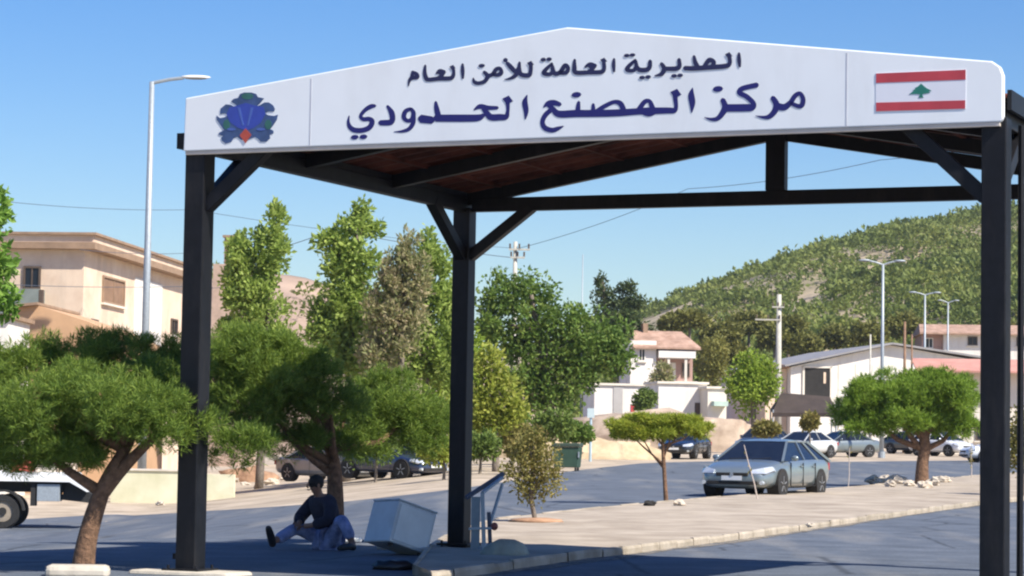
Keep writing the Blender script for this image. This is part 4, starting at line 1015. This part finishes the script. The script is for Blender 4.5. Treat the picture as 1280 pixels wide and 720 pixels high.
def car(name, lb, cat, loc, rz, paint, kind='sedan', L=4.5, Wd=1.76, Ht=1.42, detail=True, group=None, plate=True):
    root = thing(name, lb, cat, loc, rz, group); h = L / 2; w_ = Wd / 2; f = Ht / 1.42; r_ = .315
    z = lambda q: q * f
    if kind == 'sedan': tail = [(h*.36, w_, .2, z(.90), z(.97)), (h*.70, w_*.985, .21, z(.92), z(1.0)), (h*.92, w_*.93, .24, z(.90), z(.98)), (h*.985, w_*.84, .30, z(.82), z(.88)), (h, w_*.72, .36, z(.70), z(.74))]; rr, rb = h*.36, h*.76
    else: tail = [(h*.36, w_, .2, z(.90), z(.96)), (h*.75, w_*.98, .21, z(.92), z(.97)), (h*.94, w_*.93, .25, z(.92), z(.96)), (h*.99, w_*.86, .30, z(.80), z(.86)), (h, w_*.74, .36, z(.66), z(.72))]; rr, rb = h*.52, h*.94
    st = [(-h, w_*.60, .33, z(.49), z(.53)), (-h*.972, w_*.77, .24, z(.55), z(.62)), (-h*.90, w_*.90, .20, z(.62), z(.72)), (-h*.72, w_*.965, .19, z(.72), z(.82)), (-h*.54, w_*.99, .19, z(.80), z(.90)), (-h*.36, w_, .2, z(.85), z(.94))] + tail
    loft(st).build('body', paint, root, sub=2 if detail else 1)
    wb, wt = w_*.91, w_*.64; y0_, y1_ = -h*.53, -h*.10; zb_, zt_ = z(.86), z(1.36)
    P = [(-wb, y0_, zb_), (wb, y0_, zb_), (wb, rb, zb_+.02), (-wb, rb, zb_+.02), (-wt, y1_, zt_), (wt, y1_, zt_), (wt*.97, rr, zt_), (-wt*.97, rr, zt_)]
    MB().add(P, [(0,1,5,4),(1,2,6,5),(2,3,7,6),(3,0,4,7),(4,5,6,7),(0,3,2,1)]).build('window_glass', M_GLASS, root, bevel=.02)
    # roof skin
    rf_ = MB(); nx_ = 6; ny_ = 6; vs = []
    for j in range(ny_+1):
        for i in range(nx_+1):
            u, v = i/nx_*2 - 1, j/ny_; y = y1_ - .03 + (rr + .04 - y1_) * v; ww = wt * (1.03 - .03*v)
            vs.append((u*ww, y, zt_ - .012 + .075 * (1 - u**4) * (1 - (2*v-1)**4 * .85)))
    fs = [(j*(nx_+1)+i, j*(nx_+1)+i+1, (j+1)*(nx_+1)+i+1, (j+1)*(nx_+1)+i) for j in range(ny_) for i in range(nx_)]
    rf_.add(vs, fs).build('roof', paint, root, smooth=True)
    V = [Vector(p) for p in P]
    def pil(a_, b, t=.055): MB().bar(a_, b, t, t*.7).build('pillar', paint, root)
    pil(V[0], V[4]); pil(V[1], V[5]); pil(V[3], V[7], .09); pil(V[2], V[6], .09)
    for q in (.5, ) if kind == 'sedan' else (.42, .72):
        for s_ in (-1, 1):
            yb = y0_ + (rb - y0_) * (q + .05); pil((s_*wb*1.0, yb, zb_), (s_*wt*1.0, y1_ + (rr - y1_)*(q), zt_), .06)
    for s_ in (-1, 1):
        pil(V[5 if s_ > 0 else 4], V[6 if s_ > 0 else 7], .05)
    wbx = h * .60
    for s_ in (-1, 1):
        for y in (-wbx, wbx*.98):
            MB().tube([(s_*(w_ - .3), y, r_ + .02), (s_*(w_ + .002), y, r_ + .02)], r_ + .05, 20).build('wheel_arch', M_DARKHOLE, root)
            wheel(root, s_*(w_ - .09), y, r_, .2, s_)
    M_HL = mat('headlight_glass', (.62, .66, .70), .12, .1, 12, spec=.7, metal=.35); M_TL = mat('tail_light', (.35, .02, .02), .25, .1, 6)
    for s_ in (-1, 1):
        hl_ = MB(); pts = [(s_*w_*.50, -h*.975, z(.555)), (s_*w_*.84, -h*.935, z(.56)), (s_*w_*.955, -h*.80, z(.64)), (s_*w_*.90, -h*.80, z(.735)), (s_*w_*.76, -h*.89, z(.70)), (s_*w_*.48, -h*.962, z(.645))]
        c = Vector((0, .08, -.01)); hl_.add([Vector(p) + Vector((0, -.045, .012)) for p in pts] + [Vector(p) + c for p in pts], [tuple(range(6))] + [(i, (i+1)%6, 6+(i+1)%6, 6+i) for i in range(6)] + [tuple(range(11, 5, -1))])
        hl_.build('headlight', M_HL, root, bevel=.008)
        MB().b2((min(s_*w_*.55, s_*w_*.88), h*.955, z(.66)), (max(s_*w_*.55, s_*w_*.88), h*.997, z(.84))).build('tail_light', M_TL, root, bevel=.01)
        mi = MB(); mi.ell((s_*(w_ + .06), -h*.33, z(.95)), (.10, .06, .07), 10, 6); mi.build('mirror', paint, root, smooth=True)
    MB().b2((-w_*.42, -h - .012, z(.50)), (w_*.42, -h + .06, z(.585))).build('grille', M_DARKHOLE, root, bevel=.01)
    MB().b2((-w_*.66, -h*1.0 - .006, .30), (w_*.66, -h + .12, .385)).build('air_intake', M_DARKHOLE, root, bevel=.01)
    if plate:
        MB().b2((-.26, -h - .022, .405), (.26, -h - .0125, .51)).build('number_plate', M_PLATE, root)
        MB().b2((-.26, h + .004, .48), (.26, h + .016, .59)).build('number_plate', M_PLATE, root)
    if detail:
        em_ = MB(); em_.tube([(0, -h - .018, z(.545)), (0, -h - .03, z(.545))], .045, 14); em_.build('badge', M_RIM, root)
        for s_ in (-1, 1):
            d_ = MB()
            for y in (-h*.36, h*.02, h*.40): d_.b2((s_*w_*.985 - .012, y - .006, .28), (s_*w_*1.002, y + .006, z(.84)))
            d_.b2((s_*w_*.985 - .012, -h*.36, .27), (s_*w_*1.002, h*.40, .285)); d_.build('door_seam', M_DARKHOLE, root)
            for y in (-h*.03, h*.34): MB().b2((s_*w_*1.0 - .01, y - .1, z(.74)), (s_*w_*1.0 + .02, y + .05, z(.77))).build('door_handle', paint, root, bevel=.006)
            fg = MB(); fg.tube([(s_*w_*.76, -h*.985, .35), (s_*w_*.76, -h*.90, .35)], .05, 12); fg.build('fog_light', M_HL, root)
        MB().bar((-w_*.5, y0_ - .03, zb_ + .05), (w_*.05, y0_ + .01, zb_ + .09), .02, .02).build('wiper', M_TYRE, root); MB().bar((0.1, y0_ - .03, zb_ + .05), (w_*.6, y0_ + .01, zb_ + .09), .02, .02).build('wiper', M_TYRE, root)
    return root
P_SILV = mat('silver_blue_paint', (.20, .235, .245), .3, .05, 2, metal=.45, coat=.7)
P_BLACK = mat('black_car_paint', (.014, .016, .02), .25, .1, 2, coat=.8)
P_WHITE = mat('white_car_paint', (.70, .71, .72), .3, .04, 2, coat=.6)
P_NAVY = mat('navy_car_paint', (.018, .03, .075), .28, .1, 2, coat=.8)
P_LSIL = mat('light_silver_paint', (.56, .58, .58), .3, .05, 2, metal=.15, coat=.6)
P_MSIL = mat('grey_silver_paint', (.22, .24, .26), .3, .05, 2, metal=.3, coat=.6)
P_SILVG = mat('silver_green_paint', (.21, .25, .26), .28, .05, 2, metal=.4, coat=.7)
P_DARK = mat('charcoal_car_paint', (.04, .045, .055), .28, .1, 2, coat=.7)
def carY(px, Y): p = gb(px, Y=Y); p.z += .03; return p
def carloc(px, py, dz=.03): p = ground(px, py); p.z += dz; return p
car('parked_car', 'silver blue hatchback coming towards the island, largest car in view', 'car', carY(958, 62.5), -R(26), P_SILVG, 'hatch', L=4.75, Wd=1.93, Ht=1.42)
car('parked_car', 'black sedan seen head on behind the umbrella shaped pine', 'car', carloc(856, 573.5), -R(18), P_BLACK, 'sedan', L=4.6, Wd=1.86, Ht=1.42)
car('parked_car', 'grey silver sedan parked by the left verge behind the seated man and pine trunk', 'car', carloc(408, 603), R(48), P_MSIL, 'sedan', L=4.3, Ht=1.34)
car('parked_car', 'navy blue sedan parked just beyond the grey silver sedan by the verge', 'car', carloc(488, 599), R(50), P_NAVY, 'sedan', L=4.3, Ht=1.36)
GP = 'small cars parked in the lot before the warehouse'
car('parked_car', 'charcoal car parked left under the dark tarpaulin shelter', 'car', carY(953, 138), -R(30), P_DARK, 'hatch', L=4.3, Ht=1.6, detail=False, group=GP)
car('parked_car', 'pale silver car parked beneath the dark tarpaulin shelter', 'car', carY(1005, 136), -R(40), P_LSIL, 'sedan', detail=False, group=GP)
car('parked_car', 'greyish car parked behind the left end of the flat topped pine', 'car', carY(1052, 142), -R(60), P_SILV, 'sedan', detail=False, group=GP)
car('parked_car', 'dark car left of the stone ringed pine trunk', 'car', carY(1142, 160), R(35), P_DARK, 'hatch', L=4.2, detail=False, group=GP)
car('parked_car', 'white hatchback right of the stone ringed pine trunk', 'car', carY(1177, 152), R(40), P_WHITE, 'hatch', L=4.0, Ht=1.5, detail=False, group=GP)
car('parked_car', 'white sedan passing behind the right canopy post', 'car', carY(1256, 128), -R(80), P_WHITE, 'sedan', detail=False, group=GP)

# flatbed truck on the left
tl = ground(3, 662); sT = sc(tl.y)
tk = thing('flatbed_truck', 'white flatbed recovery truck half out of view on the left verge', 'truck', tl + Vector((0, 0, .02)), R(3))
wr = 21.5 / sT; zbed = (662 - 603) / sT
for x in (-4.4, 0):
    for s_ in (0, 1.55):
        W0 = MB(); 
        # wheels turn about local y here
        rt_ = bpy.data.objects.new('wheel_mount', None)
        bpy.data.objects.remove(rt_)
        n_ = 26; t = MB(); prof = [(-.13, wr*.6), (-.13, wr*.94), (-.09, wr), (.09, wr), (.13, wr*.94), (.13, wr*.6)]
        for i in range(n_):
            a_ = 2*math.pi*i/n_
            for dx, q in prof: t.v.append((x + q*math.cos(a_), s_ + dx, wr + q*math.sin(a_)))
        for i in range(n_):
            for j in range(5): t.f.append((i*6+j, ((i+1)%n_)*6+j, ((i+1)%n_)*6+j+1, i*6+j+1))
        wo_ = t.build('wheel', M_TYRE, tk)
        MB().tube([(x, s_ - .09, wr), (x, s_ + .09, wr)], wr*.6, 18).build('rim', mat('dusty_rim', (.30, .25, .19), .8, .2, 6), wo_)
        MB().tube([(x, s_ - .13, wr), (x, s_ - .091, wr)], wr*.24, 12).build('hub', M_TYRE, wo_)
bedx = 104 / sT
MB().prism([(-4.0, zbed), (82/sT, zbed), (bedx, zbed - 12/sT), (bedx, zbed - 6/sT), (84/sT, zbed + 12/sT), (-4.0, zbed + 11/sT)], 'y', -.2, 1.85).build('flatbed', M_WHITE, tk, bevel=.01)
MB().b2((-5.8, .2, zbed - .28), (78/sT, .4, zbed - .02)).build('chassis_rail', M_TYRE, tk); MB().b2((-5.8, 1.25, zbed - .28), (78/sT, 1.45, zbed - .02)).build('chassis_rail', M_TYRE, tk)
MB().prism([(78/sT, zbed - .003), (112/sT, zbed - 16/sT), (112/sT, zbed - 26/sT), (70/sT, zbed - 22/sT)], 'y', .1, 1.5).build('tail_ramp', M_TYRE, tk)
MB().b2((42/sT, -.12, zbed - 24/sT), (70/sT, .5, zbed - 3/sT)).build('tool_box', M_GREY, tk, bevel=.01)
MB().b2((34/sT, -.1, zbed - 30/sT), (40/sT, .3, zbed - 2/sT)).build('mud_flap', M_TYRE, tk)
fg_ = MB(); n_ = 12
for i in range(n_):
    a_, b = math.pi*(.02 + .9*i/n_), math.pi*(.02 + .9*(i+1)/n_)
    fg_.add([( q*wr*math.cos(c), y, wr + q*wr*math.sin(c)) for c in (a_, b) for q in (1.15, 1.27) for y in (-.17, .18)], [(0,1,5,4),(2,6,7,3),(0,4,6,2),(1,3,7,5)])
fg_.build('mudguard', M_TYRE, tk)
cab = MB(); cab.prism([(-6.0, .45), (-4.1, .45), (-4.1, 2.35), (-5.4, 2.4), (-5.95, 1.5)], 'y', -.15, 1.75); cb = cab.build('cab', M_WHITE, tk, bevel=.06)
MB().b2((-5.35, -.16, 1.5), (-4.4, -.153, 2.15)).build('window', M_GLASS, cb)
def crate(name, lb, x0_, x1_, h_, y, m):
    q = tk.location + Vector(((x0_ + x1_)/2/sT, y, zbed + 11.5/sT)); o = thing(name, lb, 'crate', q); wd = (x1_ - x0_)/sT; d = min(.7, wd)
    MB().b2((-wd/2, -d/2, 0), (wd/2, d/2, h_)).build('box', m, o, bevel=.02)
    lid = MB().b2((-wd/2 - .02, -d/2 - .02, h_ + .002), (wd/2 + .02, d/2 + .02, h_ + .05)).build('lid', m, o, bevel=.01)
crate('plastic_crate', 'red plastic crate on the bed of the white truck', 4, 32, .33, .6, mat('red_plastic', (.42, .09, .06), .5, .15, 3))
crate('cardboard_box', 'cream box next to the red crate on the white truck bed', 35, 60, .36, .7, M_PALE)
crate('cardboard_box', 'lower cream box nearest the ramp on the white truck bed', 62, 84, .31, .7, M_CREAM)

# ------------------------------------------------------------------ the seated man
def skin(name, V, Ed, material, parent, root=0, sub=2):
    me = bpy.data.meshes.new(name); me.from_pydata([v[:3] for v in V], Ed, []); me.update()
    o = bpy.data.objects.new(name, me); COL.objects.link(o)
    sk = o.modifiers.new('skin', 'SKIN'); sk.use_smooth_shade = True
    for i, v in enumerate(V):
        d = me.skin_vertices[0].data[i]; d.radius = (v[3], v[4] if len(v) > 4 else v[3]); d.use_root = (i == root)
    sb = o.modifiers.new('sub', 'SUBSURF'); sb.levels = sub; sb.render_levels = sub
    dg = bpy.context.evaluated_depsgraph_get(); dg.update()
    m2 = bpy.data.meshes.new_from_object(o.evaluated_get(dg)); o.modifiers.clear(); o.data = m2; bpy.data.meshes.remove(me); m2.name = name
    m2.materials.clear(); m2.materials.append(material)
    for p in m2.polygons: p.use_smooth = True
    o.parent = parent; return o
pp = ground(412, 690); pp.z += .03
man = thing('person', 'man in a dark jacket and blue jeans sitting on the ground in the canopy shade', 'person', pp, R(34))
man.scale = (1.14, 1.14, 1.14)
M_SKIN = mat('skin', (.26, .14, .09), .55, .08, 12); M_JACK = mat('dark_jacket', (.014, .015, .032), .9, .3, 14, bump=.3)
M_JEAN = mat('blue_jeans', (.17, .22, .42), .9, .25, 12, bump=.3, col2=(.32, .38, .62)); M_SHOE = mat('black_shoes', (.015, .014, .015), .6, .2, 10); M_HAIR = mat('dark_hair', (.012, .010, .009), .8, .3, 40)
pel = (0, 0, .13); hipL, hipR = (-.03, -.10, .12), (-.03, .10, .12)
knL, anL, toL = (-.10, -.42, .37), (.00, -.52, .07), (-.17, -.60, .05)
knR, anR, toR = (-.37, .12, .24), (-.70, .05, .085), (-.77, -.01, .19)
sp1, sp2, nk, hd = (-.03, 0, .32), (-.10, 0, .50), (-.15, 0, .605), (-.19, 0, .70)
shL, elL, wrL = (-.11, -.20, .525), (-.19, -.30, .33), (-.335, -.12, .27)
shR, elR, wrR = (-.11, .20, .525), (-.25, .27, .34), (-.365, .05, .29)
body = [(*pel,.13,.12),(*sp1,.12,.10),(*sp2,.13,.09),(*nk,.052),(-.175,0,.645,.055),(-.20,0,.705,.083,.078),(-.21,0,.77,.078,.074),
        (*shL,.058),(*elL,.043),(*wrL,.03),(-.385,-.07,.265,.036,.02),(*shR,.058),(*elR,.043),(*wrR,.03),(-.41,.0,.29,.036,.02),
        (*hipL,.085),(*knL,.056),(*anL,.04),(*toL,.034),(*hipR,.085),(*knR,.056),(*anR,.04),(*toR,.034)]
bed_ = [(0,1),(1,2),(2,3),(3,4),(4,5),(5,6),(2,7),(7,8),(8,9),(9,10),(2,11),(11,12),(12,13),(13,14),(0,15),(15,16),(16,17),(17,18),(0,19),(19,20),(20,21),(21,22)]
bo = skin('body', body, bed_, M_SKIN, man)
# face and fingers join the body mesh as finer geometry
fm = MB()
hc = Vector((-.21, 0, .715))
fm.tube([hc + Vector((-.076, 0, .025)), hc + Vector((-.10, 0, -.012)), hc + Vector((-.082, 0, -.022))], [.008, .015, .012], 8)
for s_ in (-1, 1): fm.ell(hc + Vector((.005, s_*.080, .0)), (.018, .01, .032), 8, 6)
fm.tube([hc + Vector((-.078, -.024, -.05)), hc + Vector((-.086, 0, -.048)), hc + Vector((-.078, .024, -.05))], .007, 6)
for (wx_, pm, sgn) in ((Vector(wrL), Vector((-.385,-.07,.265)), 1), (Vector(wrR), Vector((-.41,.0,.29)), -1)):
    d = (pm - wx_).normalized(); sd = d.cross(Vector((0,0,1))).normalized()
    for k, ln in enumerate((.072, .082, .078, .06)):
        b = pm + sd * (k - 1.5) * .018; fm.tube([b, b + d*ln*.5 + Vector((0,0,-.004)), b + d*ln*.8 + Vector((0,0,-.025)), b + d*ln*.82 + Vector((0,0,-.045))], [.0095, .009, .008, .006], 6)
    b = wx_.lerp(pm, .45) + sd * .03; fm.tube([b, b + d*.03 + sd*.022 + Vector((0,0,.008)), b + d*.062 + sd*.018 + Vector((0,0,-.004))], [.012, .0105, .008], 6)
tmp = fm.build('face_tmp', M_SKIN, None, smooth=True)
import bmesh
bm = bmesh.new(); bm.from_mesh(bo.data); bm.from_mesh(tmp.data); bm.to_mesh(bo.data); bm.free()
for p in bo.data.polygons: p.use_smooth = True
bpy.data.objects.remove(tmp)
e_ = MB()
for s_ in (-1, 1): e_.ell(hc + Vector((-.073, s_*.030, .012)), (.011, .012, .009), 8, 6)
e_.build('eyes', mat('dark_eyes', (.03, .025, .02), .2, .1, 9), man, smooth=True)
def off(V, d): return [(*v[:3], *(q + d for q in v[3:])) for v in V]
jk = off([body[0], body[1], body[2], (-.145, 0, .575, .07), body[7], body[8], (-.31,-.145,.277,.034), body[11], body[12], (-.345,.085,.297,.034)], .032)
jk[0] = (0, 0, .17, .145, .135)
skin('jacket', jk, [(0,1),(1,2),(2,3),(2,4),(4,5),(5,6),(2,7),(7,8),(8,9)], M_JACK, man)
tr_ = off([body[0], body[15], body[16], (-.012,-.505,.12,.05), body[19], body[20], (-.645,.06,.105,.05)], .018)
skin('jeans', tr_, [(0,1),(1,2),(2,3),(0,4),(4,5),(5,6)], M_JEAN, man)
for nm, an, to_ in (('shoe', anL, toL), ('shoe', anR, toR)):
    a_, t_ = Vector(an), Vector(to_); heel = a_ + (a_ - t_).normalized()*.03 + Vector((0,0,-.03)); tip = t_ + (t_ - a_).normalized()*.10
    skin(nm, [(*heel,.042),(*(a_.lerp(t_, .5)),.05,.043),(*t_,.047,.04),(*tip,.034,.03)], [(0,1),(1,2),(2,3)], M_SHOE, man)
hm = MB(); hm.ell(hc + Vector((.018, 0, .033)), (.092, .090, .088), 16, 10, .05, 3)
ho = hm.build('hair', M_HAIR, man, smooth=True)
# flat tray and carton near the man, black rag
o = MB(); o.b2((-.13, -.1, 0), (.13, .1, .055)); t0 = o.build('foam_tray', M_WHITE, bevel=.012); t0.location = ground(440, 681) + Vector((0, 0, .04)); tag(t0, 'small white foam tray on the ground between the seated man and the tilted grey box', 'tray')
rg = MB(); rg.ell((0, 0, .05), (.22, .13, .07), 18, 8, .5, 6); ro = rg.build('black_bag', mat('black_plastic', (.012, .012, .014), .35, .2, 9), smooth=True); ro.location = ground(492, 716) + Vector((0, 0, .02)); tag(ro, 'crumpled black bag lying at the bottom edge below the grey box', 'bag')

# tilted grey box
pb = ground(487, 697); sB_ = sc(pb.y)
bxo = thing('metal_box', 'pale blue grey metal box tipped on its edge beside the rear canopy post', 'box', pb + Vector((.06, .1, .11)), R(34))
tl_ = Matrix.Rotation(R(17), 3, 'Y') @ Matrix.Rotation(R(-3), 3, 'X')
M_BOX = mat('blue_grey_enamel', (.52, .57, .60), .55, .1, 3)
streaks(M_BOX, (.25, .22, .17), .5, .85, (4, 4, 2), .5)
bw, bd_, bh = .58, .60, .52
def TB(m):
    m.v = [tuple(tl_ @ Vector(v)) for v in m.v]; return m
TB(MB().box((0, 0, bh/2), (bw, bd_, bh))).build('cabinet', M_BOX, bxo, bevel=.02)
TB(MB().box((0, -bd_/2 - .006, bh*.5), (bw*.86, .008, bh*.86))).build('front_panel', mat('grey_panel', (.58, .63, .65), .5, .08, 4), bxo, bevel=.004)
TB(MB().box((bw/2 + .004, 0, bh*.5), (.008, bd_*.8, bh*.8))).build('side_panel', mat('dark_side_panel', (.10, .12, .13), .6, .2, 20), bxo)  # right side coloured darker than the other box faces
TB(MB().box((0, 0, bh + .013), (bw*1.02, bd_*1.02, .022))).build('lid', M_BOX, bxo, bevel=.006)
for sx in (-1, 1): TB(MB().box((sx*bw*.38, -bd_*.38, -.02), (.05, .05, .036))).build('foot', M_TYRE, bxo)
kb_ = rough_block('stone', 'flat stone propping the tipped grey metal box', 'stone', 492, 690, .4, .3, .12, 5, rz=.3)

# folded steel barrier leaning by the rear post
pg = ground(602, 700); pg.z += IH; sG = sc(pg.y)
gt = thing('steel_barrier', 'grey steel barrier frame with sheet panel and sloping arm by the rear canopy post', 'barrier', pg, 0)
def gp(px, py, dy=0): 
    q = at(px, py, pg.y + dy); return q - pg
M_GATE = mat('gate_grey_paint', (.33, .40, .45), .55, .12, 8); M_GATED = mat('gate_dark_blue', (.05, .07, .12), .55, .2, 8)
MB().bar((gp(605,700).x, 0, -.05), gp(603,616), .05, .05).build('upright', M_GATE, gt, bevel=.006)
MB().bar((gp(613,700).x, .06, -.05), gp(611,640,.06), .05, .05).build('upright', M_GATED, gt, bevel=.006)
q0, q1 = gp(588, 697), gp(601, 621)
MB().b2((q0.x, -.012, 0), (q1.x - .005, .012, q1.z)).build('sheet_panel', mat('gate_sheet', (.20, .26, .30), .6, .15, 4), gt)
MB().bar(gp(583,622,.03), gp(629,592,.35), .05, .045).build('sloping_arm', M_GATED, gt)
MB().bar(gp(603,616,-.03), gp(628,597,.25), .045, .03).build('sloping_arm', M_GATE, gt)
MB().bar(gp(586,661,-.035), gp(620,660,-.035), .03, .03).build('cross_bar', M_GATE, gt)
MB().ell(gp(618,658,-.03), (.045,.045,.05), 12, 8).build('latch_knob', mat('dull_red_paint', (.22,.06,.05), .5, .2, 6), gt, smooth=True)
MB().bar(gp(611,660,.06), gp(628,605,.3), .03, .03).build('stay_rod', M_GATE, gt)
# rounded concrete lump at the island end
lm_ = MB(); lm_.ell((0, 0, 0), (.27, .22, .17), 18, 8, .25, 2); lo_ = lm_.build('concrete_lump', mat('grey_green_concrete', (.30, .32, .27), .9, .2, 5, bump=.4), smooth=True); lo_.location = ground(632, 706) + Vector((0, 0, IH)); tag(lo_, 'rounded grey concrete lump on the island end right of the steel barrier', 'lump')  # even grey-green tone, darker than the pale concrete

# stones and rubble
def stone(lb, px, py, s_, seed, lift=0, m=None, grp=None):
    b = MB(); b.ell((0, 0, s_*.25), (s_, s_*.7, s_*.5), 10, 7, .7, seed); o = b.build('stone', m or MATS['rubble_stone'], smooth=False)
    o.location = ground(px, py) + Vector((0, 0, lift)); o.rotation_euler = (0, 0, seed); tag(o, lb, 'stone', grp); return o
mat('rubble_stone', (.52, .45, .36), .95, .2, 4, bump=.4)
for i, (px, py, q) in enumerate([(1092, 609, .30), (1106, 607, .26), (1122, 610, .34), (1136, 613, .22), (1166, 612, .28), (1178, 608, .26), (1156, 615, .24), (1113, 614, .2)]):
    stone('pale stone in the ring around the island pine trunk', px, py, q, i + 1, IH, None, 'stones around the island pine')
for i, (px, py, q, lb) in enumerate([(812, 640, .13, 'dark lump of stone left of the umbrella pine foot'), (850, 640, .16, 'pale broken kerb stone right of the umbrella pine foot'), (1012, 668, .07, 'small pale pebble near the middle of the island kerb')]):
    stone(lb, px, py, q, i + 41, IH, M_DARKHOLE if i == 0 else None)
for i, (px, py, q) in enumerate([(292, 603, .30), (306, 607, .22), (340, 606, .35), (355, 600, .25), (276, 610, .3), (322, 611, .2), (200, 632, .2), (246, 628, .25)]):
    stone('rubble stone scattered on the left verge by the dirt mound', px, py, q, i + 21, .0, None, 'rubble along the left verge')
dm = ground(310, 602); md = MB(); md.ell((0, 0, 0), (1.35, .9, .62), 24, 10, .55, 8); mo = md.build('dirt_mound', mat('brown_dirt', (.26, .14, .08), .95, .3, 2.5, bump=.6, col2=(.42, .26, .16)), smooth=True); mo.location = dm; tag(mo, 'reddish brown dirt mound beside the pale yellow wall', 'mound')
# sandy bank behind the oval shrub
bk = ground(690, 575); bm_ = MB(); bm_.ell((0, 0, 0), (5.5, 2.2, 1.15), 30, 10, .5, 12); bo_ = bm_.build('sandy_bank', mat('sandy_bank_soil', (.46, .34, .20), .95, .3, .9, bump=.5, col2=(.62, .48, .31)), smooth=True); bo_.location = bk + Vector((0, 6, 0)); struct(bo_)
bk2 = gb(836, Y=158); b2m = MB(); b2m.ell((0, 0, 0), (7.2, 2.6, 2.3), 40, 12, .35, 31); b2o = b2m.build('earth_bank', mat('earth_bank_soil', (.36, .26, .19), .95, .3, .7, bump=.6, col2=(.54, .43, .33)), smooth=True); b2o.location = bk2; struct(b2o)
# green dumpster
dq = ground(707, 590); sD_ = sc(dq.y); dp = thing('dumpster', 'dark green wheeled dumpster half hidden by the oval shrub', 'dumpster', dq, R(-10))
wv = 17 / sD_; hv = 36 / sD_
MB().prism([(-wv*.86, .16), (wv*.86, .16), (wv, hv*.86), (-wv, hv*.86)], 'y', 0, .8).build('bin', mat('dumpster_green', (.03, .07, .045), .6, .2, 3), dp, bevel=.03)
MB().b2((-wv*1.04, -.05, hv*.86 + .003), (wv*1.04, .85, hv)).build('lid', mat('dumpster_lid', (.045, .07, .05), .6, .2, 3), dp, bevel=.03)
for x in (-1, 1):
    for y in (.1, .7): MB().tube([(x*wv*.7 - .03, y, .08), (x*wv*.7 + .03, y, .08)], .08, 12).build('wheel', M_TYRE, dp)
    MB().b2((x*wv*.95 - .02, -.03, hv*.5), (x*wv*.95 + .02, .03, hv*.7)).build('handle', M_GREY, dp)
# small blue sign post by the far verge
sq = gb(738, Y=112); sg_ = thing('sign_post', 'small pale blue sign on a post below the big dark tree', 'sign', sq)
z1 = at(738, 511, 112).z - sq.z
MB().tube([(0,0,0),(0,0,z1)], .06, 8).build('post', mat('pale_blue_paint', (.38,.50,.56), .6, .1, 5), sg_)
MB().b2((-.16, -.09, z1 - .4), (.16, -.062, z1 + .02)).build('plate', mat('pale_blue_plate', (.52,.62,.64), .5, .05, 5), sg_)

# ------------------------------------------------------------------ thin summer haze
hz_ = MB().b2((xs[0] - 20, ys[0] - 20, -9), (xs[-1] + 20, ys[-1] + 20, 95)).build('haze', MATS['rubble_stone']); struct(hz_, 'stuff')
hm_ = bpy.data.materials.new('haze_air'); hm_.use_nodes = True; hn = hm_.node_tree; hn.nodes.clear()
pv_ = hn.nodes.new('ShaderNodeVolumePrincipled'); pv_.inputs['Color'].default_value = (.86, .92, 1, 1); pv_.inputs['Density'].default_value = .00014; pv_.inputs['Anisotropy'].default_value = .3
ho_ = hn.nodes.new('ShaderNodeOutputMaterial'); hn.links.new(pv_.outputs[0], ho_.inputs['Volume'])
hz_.data.materials.clear(); hz_.data.materials.append(hm_)
